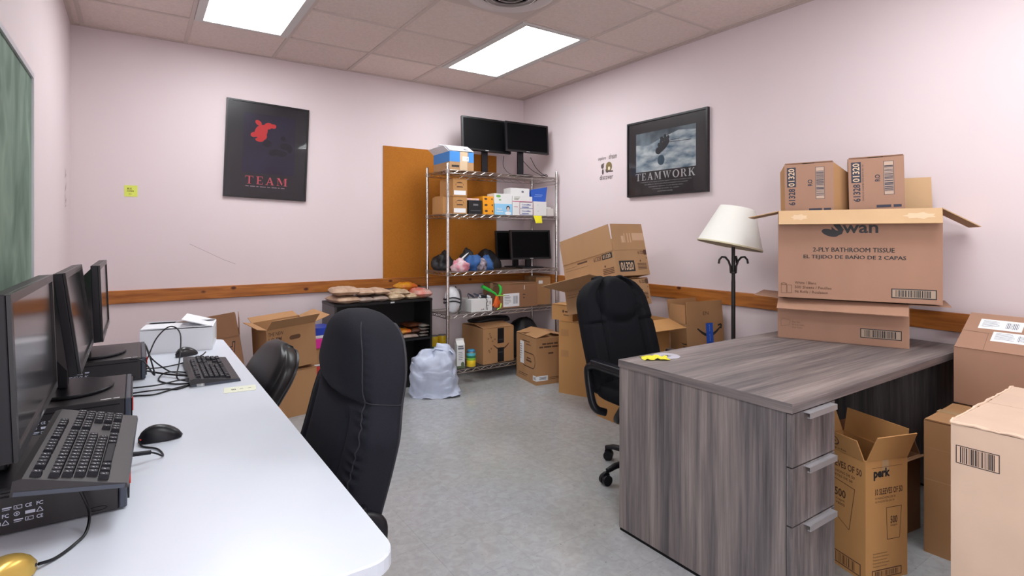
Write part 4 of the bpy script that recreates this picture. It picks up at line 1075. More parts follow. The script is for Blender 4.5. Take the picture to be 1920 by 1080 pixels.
# two smaller cartons standing inside the big one
def small_carton(label, A, ang, w, h, seed, tilt, lflap, rflap):
    c = carton(label, A, ang, w, .17, h, zz+.0075, 'pink', {}, tilt=tilt, group='two upright boxes standing inside the tissue box')
    M = c.F; T0 = h-.016; inkb = mat('ink_blue_black', (.022,.024,.045), .6)
    mb = MB(); rect(mb, M, .012, T0-.104, .054, T0, .0008)
    mb.build('number_panel', inkb, c.root)
    mb = MB(); put_text(mb, M, '01320', .018, T0-.100, .030, .094, rot=90, bold=.02, lift=.0014); mb.build('number_light', cream_m, c.root)
    mb = MB(); put_text(mb, M, '61328', .018, T0-.200, .032, .088, rot=90, bold=.025); text(c.root, M, 'RO', w*.48, T0-.102, .022, .034, inkb, rot=90, bold=.02)
    if seed == 6: put_text(mb, M, 'TAMCO HOME ON 2014 05 10', .058, T0-.200, .007, .185, rot=90)
    mb.build('lettering', inkb, c.root)
    for qa, qb in ((.50,.76),(.80,.94)): mb = MB(); rect(mb, M, w*qa, T0-.232, w*qb, T0-.219); mb.build('printed_bar', inkb, c.root)
    barcode(c.root, M, w*.64, T0-.170, w*.82, T0-.004, vertical=True, bg=mat('card_print_pale', (.50,.36,.28), .8), seed=seed, m=inkb, t=.002)
    for side, a in (('L', lflap), ('R', rflap)):
        if not a: continue
        L = a[0]; an = R(a[1]); mb = MB()
        sx = -1 if side == 'L' else 1; x0 = sx*w/2
        dx, dy = sx*math.sin(an)*L, math.cos(an)*L
        z0, z1 = .02, h
        zt = z1 - a[2]
        mb.add([(x0,-.083,z0),(x0+dx,-.083+dy,z0),(x0+dx,-.083+dy,zt),(x0,-.083,z1),(x0,-.079,z0),(x0+dx,-.079+dy,z0),(x0+dx,-.079+dy,zt),(x0,-.079,z1)],
               [(0,1,2,3),(7,6,5,4),(3,2,6,7),(0,4,5,1),(1,5,6,2),(0,3,7,4)])
        mb.build('side_flap', cardboard['mid'], c.root)
small_carton('left of the two upright boxes standing in the tissue box', (2.862, 1.600), -64.3, .226, .69, 5, (0,-.8), (.035, 40, .035), (.10, 40, .05))
small_carton('right, slightly taller, of the two upright boxes standing in the tissue box', (2.991, 1.334), -64.3, .232, .70, 6, (0,-1.2), None, None)

# ================================================================== CARTONS RIGHT OF AND UNDER THE DESK
# tall near carton, cut by the picture edge
p5 = carton('tall pale cardboard box at the right edge nearest the camera, barcode near its top corner', (1.962, .605), -89, .52, .62, .750, 0, 'pale', {'F':0,'B':0}, tape=False)
barcode(p5.root, p5.F, .012, .640, .110, .692, bg=mat('pale_code', (.60,.42,.31), .8), t=.0022, seed=9)
rim = MB(); rr_ = random.Random(4); pth = []
for k in range(30): pth.append((-.26+.52*k/29, -.310 + rr_.uniform(-.002,.002), .756+rr_.uniform(-.002,.002)))
rim.tube(pth, [rr_.uniform(.003,.006) for _ in pth], 6)
pth = [(-.26+rr_.uniform(-.002,.002), -.31+.62*k/29, .756+rr_.uniform(-.002,.003)) for k in range(30)]
rim.tube(pth, [rr_.uniform(.003,.0055) for _ in pth], 6); rim.build('frayed_edge', mat('frayed_card', (.72,.52,.39), .9), p5.root)
# carton behind it
p4 = carton('brown cardboard box standing on the floor right of the desk drawers, below the labelled box', (2.674, .915), -88, .40, .345, .537, 0, 'mid', {})
mb = MB(); rect(mb, p4.F, 0, .30, .40, .303); rect(mb, p4.F, 0, .43, .40, .4315); mb.build('crease', mat('crease_light', (.50,.30,.16), .8), p4.root)
p4b = carton('brown cardboard box against the wall beneath the labelled box, mostly hidden', (3.045, .915), -90, .40, .34, .537, 0, 'mid', {})
p3 = carton('cardboard box with white shipping labels on its bulging lid, right of the desk', (3.035, .925), -92, .50, .345, .247, .5495, 'pink', {'F':38,'B':45,'L':0,'R':0}, flen={'F':.225,'B':.17,'L':.10,'R':.10}, tape=False)
fo, FMm, ln, L_ = p3.flap['F']
def lab(fo, M, x0, y0, x1, y1, s): 
    return sticker(fo, M, x0, y0, x1, y1, lines=6, seed=s)
lab(fo, FMm, .055, .130, .205, .190, 3); lab(fo, FMm, .115, .060, .255, .118, 5)
mb = MB(); line(mb, FMm, [(.0,.108),(.10,.104),(.105,.0)], .0022); line(mb, FMm, [(.10,.104),(.48,.118)], .0015); mb.build('crease', mat('crease_dark', (.22,.12,.07), .8), fo)
# box standing under the desk: cups
p6 = carton('open kraft box of cup sleeves standing under the desk beside the drawers', (2.330, 1.222), -108, .285, .205, .455, 0, 'orange', {'F':112,'B':98,'L':112,'R':112}, flen={'F':.085,'B':.10,'L':.10,'R':.11})
# visible faces: F looks to the left (-X), R looks to the camera
M = p6.F
mb = MB(); put_text(mb, M, '10 SLEEVES OF 50', .09,.390,.180,.026, bold=.02); put_text(mb, M, '10 MANCHONS DE 50', .09,.368,.15,.010); put_text(mb, M, '10 PAQUETES DE 50', .09,.350,.14,.010)
line(mb, M, [(.115,.22),(.105,.345),(.240,.330),(.215,.165),(.115,.22)], .0022); put_text(mb, M, '500', .150,.275,.050,.032, bold=.02); put_text(mb, M, 'cups', .155,.258,.04,.009); put_text(mb, M, 'vasos', .155,.244,.04,.009)
mb.build('lettering', ink_br, p6.root)
barcode(p6.root, M, .06,.012,.265,.060, m=ink_br, bg=cardboard['orange'], t=.004, seed=11)
M = p6.R
mb = MB(); put_text(mb, M, 'perk', .038,.378,.080,.044, bold=.045)
mb.build('lettering', ink, p6.root)
mb = MB(); put_text(mb, M, '10 SLEEVES OF 50', .045,.322,.135,.024, bold=.02); put_text(mb, M, '10 MANCHONS DE 50', .045,.306,.10,.008); put_text(mb, M, '10 PAQUETES DE 50', .045,.292,.095,.008)
line(mb, M, [(.095,.275),(.090,.155),(.100,.135)], .0012) if False else None
line(mb, M, [(.100,.270),(.175,.270),(.165,.150),(.105,.150),(.100,.270)], .0020); put_text(mb, M, '500', .120,.208,.034,.028, bold=.02); put_text(mb, M, 'cups', .120,.195,.034,.008)
for k in range(5): put_text(mb, M, 'Polyethylene lined paper', .035,.100-.012*k,.07+.01*(k%2),.006)
line(mb, M, [(.03,.425),(.18,.425)], .0012); mb.build('lettering_brown', ink_br, p6.root)
barcode(p6.root, M, .030,.010,.175,.042, m=ink_br, bg=cardboard['orange'], t=.004, seed=12)
tbm = MB(); rect(tbm, M, .080,.395,.112,.455,.0004); tbm.build('tape', tape_m, p6.root)
fo, FMm, ln, L_ = p6.flap['F']
mb = MB(); put_text(mb, FMm, 'recycle', .11,.008,.10,.010, rot=0); line(mb, FMm, [(.16+.028*math.cos(R(a)), .050+.022*math.sin(R(a))) for a in range(0,390,30)], .005); line(mb, FMm, [(.15,.065),(.175,.045)], .005); line(mb, FMm, [(.16,.032),(.165,.055)], .004); mb.build('print', ink_br, fo)
p7 = carton('small dark brown open box on the floor behind the box of cup sleeves', (2.60, 1.03), -7, .275, .27, .325, 0, 'brown', {'F':150,'B':95,'L':120,'R':62}, flen={'F':.06,'B':.09,'L':.08,'R':.09})

# ================================================================== CARTON PILE BY THE RIGHT WALL
q8 = carton('tall kraft box on the floor behind the high-back chair, taped down its side', (2.875, 3.53), -67.8, .46, .34, .585, 0, 'orange', {})
for z in (.47,.30): mb = MB(); rect(mb, q8.F, .02,z,.09,z+.055,.0007); mb.build('tape_patch', mat('tape_tan', (.40,.20,.075), .35), q8.root)
q9 = carton('small kraft box on top of the tall taped box', (2.870, 3.615), -74, .205, .24, .120, .5945, 'orange', {})
mb = MB(); ellipse(mb, q9.F, .115,.075,.010,.012,.0008); rect(mb, q9.F, .130,.068,.185,.080); rect(mb, q9.F, .118,.042,.170,.050); mb.build('lettering', ink_br, q9.root)
q13 = carton('open kraft box beneath the tilted pair of boxes, one bright flap folded out', (2.72, 2.565), -2, .355, .36, .715, 0, 'orange', {'F':196,'B':None,'L':205,'R':None}, flen={'F':.155,'L':.14})
def tissue_carton(label, A, z, flaps, flen, tilt, w=.325, d=.60, h=.188, ang=-2):
    c = carton(label, A, ang, w, d, h, z, 'tan', flaps, flen=flen, tilt=tilt, group='pair of tilted open boxes by the right wall')
    M = c.F
    mb = MB(); rect(mb, M, .035,.030,.185,.110,.0008); mb.build('number_panel', ink, c.root)
    mb = MB(); put_text(mb, M, '01320', .047,.040,.125,.060, bold=.03, lift=.0014); mb.build('number_light', cream_m, c.root)
    mb = MB(); put_text(mb, M, '61328', .235,.155,.060,.026, bold=.02); rect(mb, M, .295,.150,w-.002,.186); ellipse(mb, M, .248,.105,.007,.007,.0008)
    for k in range(5): rect(mb, M, .215,.042+.010*k,.305,.047+.010*k)
    ellipse(mb, M, .312,.125,.004,.006,.0008); mb.build('lettering', ink_soft if False else ink_br, c.root)
    M = c.L
    mb = MB(); rect(mb, M, .470,.140,.580,.180,.0007); mb.build('side_panel_print', ink, c.root)
    mb = MB(); put_text(mb, M, '01320', .480,.146,.085,.028, bold=.02, lift=.0013); mb.build('side_light_print', cream_m, c.root)
    mb = MB(); put_text(mb, M, '61328', .375,.142,.085,.034, bold=.02); rect(mb, M, .18,.160,.30,.172); rect(mb, M, .02,.150,.17,.152); rect(mb, M, .02,.130,.30,.132); ellipse(mb, M, .49,.09,.008,.008,.0008)
    for k in range(4): rect(mb, M, .46,.03+.012*k,.58,.036+.012*k)
    mb.build('side_lettering', ink_br, c.root)
    return c
q11 = tissue_carton('lower of the two tilted open boxes by the right wall', (2.822, 2.79), .792, {'F':4,'B':4,'L':166,'R':4}, {'L':.23,'F':.16,'B':.16,'R':.155}, (-13,0))
q12 = tissue_carton('upper of the two tilted open boxes by the right wall, its flaps standing up', (2.815, 2.80), 1.006, {'F':90,'B':94,'L':91,'R':84}, {'L':.195,'F':.195,'B':.18,'R':.16}, (-13.5,0))
fo, FMm, ln, L_ = q12.flap['F']
mb = MB()
for x0, x1 in ((.09,.115),(.12,.128),(.15,.16),(.175,.185)): rect(mb, FMm, x0,.055,x1,.105+.02*(x0>.11),.0006)
rect(mb, FMm, .20,.07,.315,.125,.0006); mb.build('tape_scar', mat('tape_scar2', (.62,.40,.25), .7), fo)
q14 = carton('cardboard box with a curved arrow print and blue tape, against the right wall', (3.095, 2.385), -17, .30, .20, .690, 0, 'mid', {'F':90,'B':100,'L':88,'R':80}, flen={'F':.150,'B':.16,'L':.13,'R':.10}, tilt=(-3,-1.5))
M = q14.F
def smile(mb, M, cx, cy, w, t=.010, tip=True):
    P = [(cx-w/2+w*k/14, cy - w*.28*math.sin(PI*k/14)*(1) ) for k in range(15)]
    for i in range(14): line(mb, M, [P[i], P[i+1]], t*(.5+.7*math.sin(PI*(i+.5)/14)))
    if tip:
        line(mb, M, [(cx+w*.40, cy+w*.07),(cx+w*.55,cy+w*.10),(cx+w*.52,cy-w*.06)], t*.7)
mb = MB(); smile(mb, M, .180, .655, .185, .017); mb.build('arrow_print', ink, q14.root)
mb = MB(); rect(mb, M, .155,.52,.212,.687,.0016); bt = mb.build('blue_tape', mat('blue_tape', (.02,.10,.55), .35), q14.root)
mb = MB(); put_text(mb, M, 'prime', .176,.630,.014,.045, rot=-90, lift=.0022); put_text(mb, M, 'prime', .176,.565,.014,.045, rot=-90, lift=.0022); mb.build('tape_lettering', mat('tape_print', (.25,.40,.75), .5), bt)
mb = MB(); put_text(mb, q14.flap['F'][1], 'EN', .135,.055,.045,.024); mb.build('flap_lettering', ink_br, q14.flap['F'][0])
mb = MB(); rect(mb, q14.L, .14,.55,.195,.556); rect(mb, q14.L, .15,.53,.195,.536); mb.build('side_print', ink, q14.root)

# ================================================================== CARTONS LEFT OF THE BOOKCASE
r15 = carton('brown open box beyond the table end with big outlined script on its side', (.285, 4.235), -7, .385, .34, .560, 0.001, 'brown', {'F':95,'B':120,'L':120,'R':96}, flen={'F':.165,'B':.12,'L':.14,'R':.12}, tilt=(0,-8))
mb = MB(); put_text(mb, r15.F, 'Lloyd', .09,.385,.265,.14, bold=.035, shear=.25); mb.build('lettering', ink, r15.root)
mb = MB(); put_text(mb, r15.F, 'Lloyd', .096,.394,.253,.123, bold=-.004, shear=.25, lift=.0016); mb.build('lettering_fill', mat('script_fill', (.36,.16,.08), .8), r15.root)
r17 = carton('plain brown box on the floor under the box with the handle hole', (.768, 4.090), 12, .335, .36, .325, 0, 'mid', {})
r16 = carton('open box with a handle hole and marker handwriting, leaning on the box below', (.752, 4.085), 9, .345, .30, .305, .340, 'mid', {'F':142,'B':168,'L':165,'R':165}, flen={'F':.13,'B':.10,'L':.06,'R':.12}, tilt=(3,-4))
mb = MB()
for k, s_ in enumerate(('THE NEW', 'LO PM', 'SOUN', 'S.A.')): put_text(mb, r16.F, s_, .012,.255-.038*k,.105-.015*k,.026, shear=.1, bold=.01)
mb.build('handwriting', ink_br, r16.root)
mb = MB(); P = []
for k in range(20):
    a = 2*PI*k/20; P.append(tuple(r16.F @ Vector((.195+.036*math.copysign(1,math.cos(a))*.6+.018*math.cos(a), .222+.016*math.sin(a)+.002*math.cos(a), .0007))))
mb.add(P, [tuple(range(20))]); mb.build('handle_hole', mat('hole_dark', (.13,.06,.03), .9), r16.root)
# coloured things stacked between that box and the bookcase
def slabthing(name, label, cat, m, A, ang, w, d, h, z, wob=.0):
    t = MB(); g = random.Random(hash(label) % 99 if False else len(label))
    t.rbox(-w/2,-d/2,0,w/2,d/2,h,.012); o = t.build(name, m, None); o.location = (A[0],A[1],z); o.rotation_euler = (0,0,R(ang)); tag(o, label, cat); return o
slabthing('red_box', 'flat red box low in the pile left of the black bookcase', 'box', mat('red_card', (.55,.04,.03), .5), (1.195, 4.47), 4, .165, .20, .075, .205)
carton('small brown box in the middle of the pile left of the bookcase', (1.112, 4.375), 3, .165, .20, .11, .2825+.012, 'mid', {})
carton('brown box on the floor at the bottom of the pile left of the bookcase', (1.112, 4.365), 3, .165, .22, .19, 0, 'mid', {})
st = slabthing('paper_stack', 'stack of white papers lying on the red box left of the bookcase', 'paper', white_m, (1.195, 4.47), 3, .165, .20, .011, .2812)
slabthing('pink_folder', 'bright pink folder on the small brown box left of the bookcase', 'folder', mat('pink_plastic', (.80,.03,.36), .4), (1.195, 4.47), 4, .165, .20, .075, .4165)
slabthing('paper_stack', 'white papers on top of the pink folder', 'paper', white_m, (1.195, 4.47), 3, .16, .19, .022, .4925)
slabthing('blue_folder', 'royal blue folder topmost in the pile left of the bookcase', 'folder', mat('blue_plastic', (.02,.06,.50), .4), (1.20, 4.475), 5, .15, .19, .060, .516)

# ================================================================== WIRE SHELVING
SX0, SX1, SY0, SY1 = 2.18, 3.385, 4.17, 4.59
SH = [.137, .614, .979, 1.481, 1.857]
ws = thing('wire_shelving', 'chrome wire shelving unit with five shelves in the far corner', 'shelving', ((SX0+SX1)/2, (SY0+SY1)/2, 0))
hx, hy = (SX1-SX0)/2, (SY1-SY0)/2
for sx in (-1,1):
    for sy in (-1,1):
        px, py = sx*(hx-.010), sy*(hy-.010)
        p = MB().lathe([(.0127,.02),(.0127,1.905),(.010,1.912),(0,1.914)], 16, c=(px,py,0)).build('post', chrome, ws, smooth=True)
        MB().lathe([(.018,0),(.018,.008),(.008,.012),(.008,.0195)], 12, c=(px,py,0)).build('foot', blackp, p, smooth=True)
        rg = MB()
        for z in [.06*k for k in range(2,31)]: rg.lathe([(.0129,z),(.0132,z+.001),(.0129,z+.002)], 12, c=(px,py,0))
        rg.build('post_groove', mat('groove_dark', (.12,.11,.11), .5), p)
for zs in SH:
    z = zs - .004
    f = MB(); e = .014
    for zz_ in (z, z-.028):
        f.tube([(-hx+e,-hy+.006,zz_),(hx-e,-hy+.006,zz_)], .0032, 6); f.tube([(-hx+e,hy-.006,zz_),(hx-e,hy-.006,zz_)], .0032, 6)
        f.tube([(-hx+.006,-hy+e,zz_),(-hx+.006,hy-e,zz_)], .0032, 6); f.tube([(hx-.006,-hy+e,zz_),(hx-.006,hy-e,zz_)], .0032, 6)
    sh = f.build('shelf', chrome_d, ws)
    t_ = MB(); n = 26
    for yy in (-hy+.006, hy-.006):
        t_.tube([(-hx+.02+(2*hx-.04)*k/n, yy, z-.002-(.024 if k%2 else 0)) for k in range(n+1)], .0026, 5)
    for xx in (-hx+.006, hx-.006):
        t_.tube([(xx, -hy+.02+(2*hy-.04)*k/8, z-.002-(.024 if k%2 else 0)) for k in range(9)], .0026, 5)
    stuff(t_.build('zigzag_truss', chrome_d, sh))
    d_ = MB()
    for k in range(1, 47):
        x = -hx + 2*hx*k/47; d_.tube([(x,-hy+.006,z+.0018),(x,hy-.006,z+.0018)], .0017, 5)
    for y in (-.09, .09): d_.tube([(-hx+.006,y,z-.003),(hx-.006,y,z-.003)], .0028, 6)
    stuff(d_.build('wire_deck', chrome_d, sh))
    for sx in (-1,1):
        for sy in (-1,1): MB().lathe([(.0133,z-.030),(.017,z-.029),(.0185,z+.004),(.0135,z+.005)], 14, c=(sx*(hx-.010),sy*(hy-.010),0)).build('corner_collar', chrome_d, sh, smooth=True)
SHT = [z + .0008 for z in SH]

def pbox(name, label, cat, x0, x1, z0, h, y0, d, m, ang=0, group=None, top=None, bev=.0015):
    """small closed printed box, front face towards -Y, with separate lid tuck"""
    t = thing(name, label, cat, ((x0+x1)/2, y0+d/2, z0), R(ang), group); w = x1-x0
    MB().box(-w/2,-d/2,0,w/2,d/2,h).build('body', m, t, bevel=bev)
    return t, face(w, d, h, 'F'), w
# ---- top shelf
bx = carton('blue and brown carton with raised white lid flaps on the top shelf', (2.225, 4.215), -2, .235, .33, .165, SHT[4], 'tan', {'F':28,'B':40,'L':140,'R':20}, flen={'F':.12,'B':.13,'L':.07,'R':.09}, fm='white', tape=False)
for F_, a_, b_ in ((bx.F,0,.10),(bx.F,.18,.235),(bx.L,0,.33)): mb = MB(); rect(mb, F_, a_,.075,b_,.165,.0006); mb.build('blue_print', mat('carton_blue', (.05,.24,.62), .6), bx.root)
mb = MB(); rect(mb, bx.F, .10,.005,.172,.163,.0008); mb.build('clear_tape', mat('tape_pale', (.62,.46,.30), .3), bx.root)
sticker(bx.root, bx.F, .125,.085,.185,.125, lines=3)
mb = MB(); rect(mb, bx.F, .02,.028,.092,.046); rect(mb, bx.L, .26,.02,.31,.04); mb.build('lettering', ink, bx.root)
monitor('left of the two black monitors on the top shelf', (2.735, 4.43), .50, .325, -9, -8, SHT[4], 2.085, hump=False, group='black monitors on the top shelf', sm=screen_off, roll=2, neckx=.0)
monitor('right of the two black monitors on the top shelf, facing the room', (3.095, 4.27), .475, .285, -5, -5, SHT[4], 2.085, hump=False, group='black monitors on the top shelf', sm=screen_off, roll=1, neckx=-.05)
zt = SHT[4]+.004
cable([(3.10,4.36,2.02),(3.16,4.30,1.93),(3.22,4.25,zt+.02),(3.26,4.24,zt),(3.30,4.28,zt),(3.26,4.33,zt)], 'black cable hanging down from the right monitor on the top shelf')
cable([(3.20,4.37,2.06),(3.27,4.38,1.97),(3.30,4.33,1.91),(3.33,4.27,zt+.01),(3.28,4.22,zt+.02),(3.23,4.23,zt),(3.27,4.27,zt+.02),(3.33,4.25,zt)], 'coiled black cable beside the right monitor on the top shelf')
cable([(2.90,4.39,2.05),(2.90,4.40,1.96),(2.94,4.37,1.89),(3.00,4.33,zt+.006)], 'thin black cable between the two top shelf monitors')
# ---- second shelf (z 1.48)
z = SHT[3]
for k, (x0, x1, y0, zz_, d, lb) in enumerate(((2.262,2.40,4.22,z,.25,'lower small kraft box with a white label at the left of the second shelf'),(2.262,2.40,4.22,z+.155,.25,'upper small kraft box with a white label at the left of the second shelf'))):
    c = carton(lb, (x0,y0), 0, x1-x0, d, .145, zz_, 'orange', {}, group='small kraft boxes on the second shelf', tape=False)
    mb = MB(); rect(mb, c.F, .008,.010,.125,.048,.0008); mb.build('label', white_m, c.root)
    mb = MB(); ellipse(mb, c.F, .065,.100,.040,.022,.0006); rect(mb, c.F, .035,.075,.098,.082,.0007); mb.build('print', ink_br, c.root)
    mb = MB(); rect(mb, c.F, .03,.085,.10,.112,.0009); mb.build('print_gap', cardboard['orange'], c.root)
c = carton('small kraft box standing behind the stacked pair on the second shelf', (2.232,4.475), 0, .14,.09,.148, z, 'orange', {}, group='small kraft boxes on the second shelf', tape=False)
c = carton('narrow kraft box at the far left end of the second shelf', (2.205,4.30), 0, .05,.165,.15, z, 'orange', {}, group='small kraft boxes on the second shelf', tape=False)
t, M, w = pbox('black_box', 'black box with pink items on top on the second shelf', 'box', 2.412, 2.548, z, .122, 4.21, .16, mat('box_black', (.010,.010,.012), .5))
mb = MB(); rect(mb, M, .045,.075,.095,.092); rect(mb, M, .02,.03,.12,.033); mb.build('lettering', mat('silver_print', (.16,.16,.17), .5), t)
for k, (x, cc) in enumerate(((2.44,'#e9b7b4'),(2.475,'#f2c9a8'),(2.512,'#e7c3c8'))):
    o = MB().rbox(-.022,-.05,0,.022,.05,.018,.006).build('pink_sachet', mat('sachet%d' % k, cc, .5), None); o.location = (x, 4.29, z+.1235+.0); o.rotation_euler = (0,0,R(7*k-8)); tag(o, ['left','middle','right'][k]+' small pale pink sachet lying on the black box', 'packet', 'pink sachets on the black box')
for k in range(3):
    t, M, w = pbox('orange_box', ['lowest','middle','top'][k]+' of the three stacked orange boxes on the second shelf', 'box', 2.556, 2.668, z+.0545*k, .0538, 4.20+.004*k, .20, mat('box_orange', (.85,.34,.01), .5), group='stacked orange boxes')
    mb = MB(); ellipse(mb, M, .030,.030,.016,.010,.0006); ellipse(mb, M, .095,.030,.007,.009,.0006); mb.build('print', ink_br, t)
t, M, w = pbox('mask_box', 'light blue face mask box with a portrait print on the second shelf', 'box', 2.676, 2.868, z, .100, 4.20, .12, mat('box_light_blue', (.28,.58,.83), .5))
mb = MB(); put_text(mb, M, 'Mask', .025,.045,.055,.018, bold=.02); rect(mb, M, .02,.025,.09,.032); ellipse(mb, M, .145,.015,.034,.016,.0006); mb.build('lettering', white_m, t)
mb = MB(); ellipse(mb, M, .145,.062,.020,.022,.0006); mb.build('portrait_hair', ink, t); mb = MB(); ellipse(mb, M, .145,.052,.014,.020,.0010); mb.build('portrait_face', mat('skin_print', (.70,.52,.46), .6), t)
t, M, w = pbox('glove_box', 'white box with a green print on the light blue mask box', 'box', 2.674, 2.868, z+.1005, .092, 4.205, .12, mat('box_white', (.74,.74,.73), .55))
mb = MB(); ellipse(mb, M, .045,.068,.026,.012,.0006); ellipse(mb, M, .062,.035,.014,.006,.0006); mb.build('print', mat('leaf_green', (.16,.42,.10), .6), t)
bw_ = mat('box_white', (.74,.74,.73), .55)
t, M, w = pbox('white_box', 'white box with magenta edges, lower left of the white stack on the second shelf', 'box', 2.874, 2.955, z, .125, 4.20, .14, bw_, group='white boxes on the second shelf')
mb = MB(); rect(mb, M, .076,.005,.080,.12); rect(mb, M, .012,.075,.055,.079); mb.build('print', mat('magenta', (.45,.05,.15), .6), t)
for k in range(2):
    t, M, w = pbox('white_box', ['lower','upper'][k]+' white box with blue lettering in the middle of the second shelf', 'box', 2.957, 3.108, z+.0605*k, .0598, 4.20, .14, bw_, group='white boxes on the second shelf')
    mb = MB(); put_text(mb, M, 'ConvaMax', .020,.032,.105,.016, bold=.02); rect(mb, M, .02,.012,.10,.020); rect(mb, M, 0,.002,.15,.006); mb.build('print', mat('navy_print', (.08,.12,.35), .6), t)
    mb = MB(); rect(mb, M, .145,.0,.150,.058); mb.build('red_edge', mat('magenta', (.45,.05,.15), .6), t)
t, M, w = pbox('white_box', 'wide white box lying across the lettered white boxes', 'box', 2.876, 3.105, z+.1255, .052, 4.21, .14, bw_, ang=0, group='white boxes on the second shelf')
mb = MB(); rect(mb, M, 0,0,.229,.006); mb.build('red_edge', mat('magenta', (.45,.05,.15), .6), t); mb = MB(); rect(mb, M, .02,.03,.08,.036); rect(mb, M, .02,.042,.09,.046); rect(mb, M, .02,.018,.07,.024); mb.build('print', mat('olive_print', (.20,.22,.14), .6), t)
t, M, w = pbox('white_box', 'white box topmost in the stack on the second shelf', 'box', 2.868, 3.075, z+.178, .075, 4.215, .13, bw_, ang=-3, group='white boxes on the second shelf')
mb = MB(); ellipse(mb, M, .13,.042,.014,.010,.0006); mb.build('print', mat('grey_print', (.16,.17,.20), .7), t)
t, M, w = pbox('white_box', 'plain white box beneath the blue pouch on the second shelf', 'box', 3.118, 3.272, z, .135, 4.205, .15, bw_, group='white boxes on the second shelf')
mb = MB(); rect(mb, M, .045,.10,.055,.103); rect(mb, M, .045,.04,.06,.043); mb.build('print', mat('grey_print', (.16,.17,.20), .7), t)
t, M, w = pbox('white_box', 'small white box at the right end of the second shelf', 'box', 3.280, 3.362, z, .072, 4.205, .12, mat('box_offwhite', (.66,.62,.59), .6), group='white boxes on the second shelf')
mb = MB(); mb.tube([(-.03,-.02,.078),(.03,-.02,.078)], .009, 10); mb.build('roll', mat('box_white', (.74,.74,.73), .55), t, smooth=True)
bp_ = MB(); bp_.add([(-.075,-.02,0),(.075,-.025,0),(.098,-.02,.135),(-.085,-.015,.105),(-.07,.05,0),(.07,.05,0),(.085,.012,.125),(-.075,.010,.100)],[(3,2,1,0)[::-1],(4,5,6,7)[::-1],(0,4,5,1)[::-1],(1,5,6,2)[::-1],(2,6,7,3)[::-1],(3,7,4,0)[::-1]])
o = bp_.build('blue_pouch', mat('pouch_blue', (.015,.10,.50), .35), None, bevel=.006); o.location = (3.19, 4.245, z+.1362); tag(o, 'royal blue pouch on the plain white box', 'pouch')
mb = MB(); Mp = Matrix(((1,0,0,-.085),(0,0,-1,-.0232),(0,1,0,0),(0,0,0,1))); rect(mb, Mp, .04,.06,.13,.066,.002); rect(mb, Mp, .03,.045,.12,.05,.002); mb.build('lettering', mat('pouch_print', (.25,.40,.75), .5), o)
tgv = [(0,0,0),(.095,-.002,0),(.10,-.006,-.070),(.02,-.010,-.072)]
mb = MB(); mb.add(tgv + [(x,y-.0008,z_) for x,y,z_ in tgv], [(0,1,2,3),(7,6,5,4),(0,4,5,1),(1,5,6,2),(2,6,7,3),(3,7,4,0)])
o = mb.build('shelf_tag', mat('tag_yellow', (.85,.78,.02), .6), None); o.location = (3.088, 4.1685, z-.002); tag(o, 'bright yellow paper tag hanging from the front edge of the second shelf', 'tag')

# ---- lumpy soft things
def blob(name, label, cat, loc, dims, m, seed, rz=0, amp=.25, freq=3.0, flat=.35, n=28, group=None, ex=.8, taper=None, fold=0):
    mb = MB(); rows = []
    for i in range(n+1):
        a = PI*i/n - PI/2; row = []
        for k in range(int(n*1.6)):
            b = 2*PI*k/int(n*1.6)
            x = math.cos(a)*math.copysign(abs(math.cos(b))**ex, math.cos(b)); y = math.cos(a)*math.copysign(abs(math.sin(b))**ex, math.sin(b)); z_ = math.sin(a)
            q = 1 + amp*1.3*noise.noise(Vector((x*1.3+seed*7.1, y*1.3, z_*1.3))) + amp*.30*noise.noise(Vector((x*4+seed, y*4, z_*4))) + amp*.10*noise.noise(Vector((x*11+seed, y*11, z_*11))) 
            if fold: q += fold*.4*abs(noise.noise(Vector((x*freq+seed, y*freq+z_, seed)))) 
            x, y, z_ = x*q, y*q, z_*q
            if taper: s_ = taper((z_+1)/2); x *= s_; y *= s_
            z_ = max(z_, -1+flat)
            row.append((x*dims[0]/2, y*dims[1]/2, (z_+1-flat)/(2-flat)*dims[2]))
        rows.append(row)
    mb.rows(rows, cap=False); o = mb.build(name, m, None, smooth=True); o.location = loc; o.rotation_euler = (0,0,rz)
    return tag(o, label, cat, group)
def sack(name, label, cat, loc, w, d, h, m, seed, rz=0, tilt=0, group=None, m2=None, rx=0):
    """pillow-shaped bag with crimped ends"""
    nu, nv = 22, 16; up, dn = [], []
    for sgn, store in ((1, up), (-1, dn)):
        for j in range(nv+1):
            v = -1+2*j/nv; row = []
            for i in range(nu+1):
                u = -1+2*i/nu
                t_ = (max(0,1-abs(u)**3.2)*max(0,1-abs(v)**2.8))**.42
                nz_ = noise.fractal(Vector((u*2.3+seed*3.3, v*2.3, sgn*.7)), 1, 2, 3)*.22
                x = u*w/2*(1-.05*abs(v)); y = v*d/2*(1-.07*math.cos(u*PI/2)*0)
                row.append((x + nz_*.01, y + nz_*.01, h/2 + sgn*h/2*t_*(1+nz_) ))
            store.append(row)
    mb = MB(); mb.rows(up, closed=False, cap=False); b = MB(); 
    dn2 = [r[::-1] for r in dn]; mb.rows(dn2, closed=False, cap=False)
    for e_ in range(nu): pass
    o = mb.build(name, m, None, smooth=True); o.location = loc; o.rotation_euler = (R(rx), R(tilt), rz)
    return tag(o, label, cat, group)
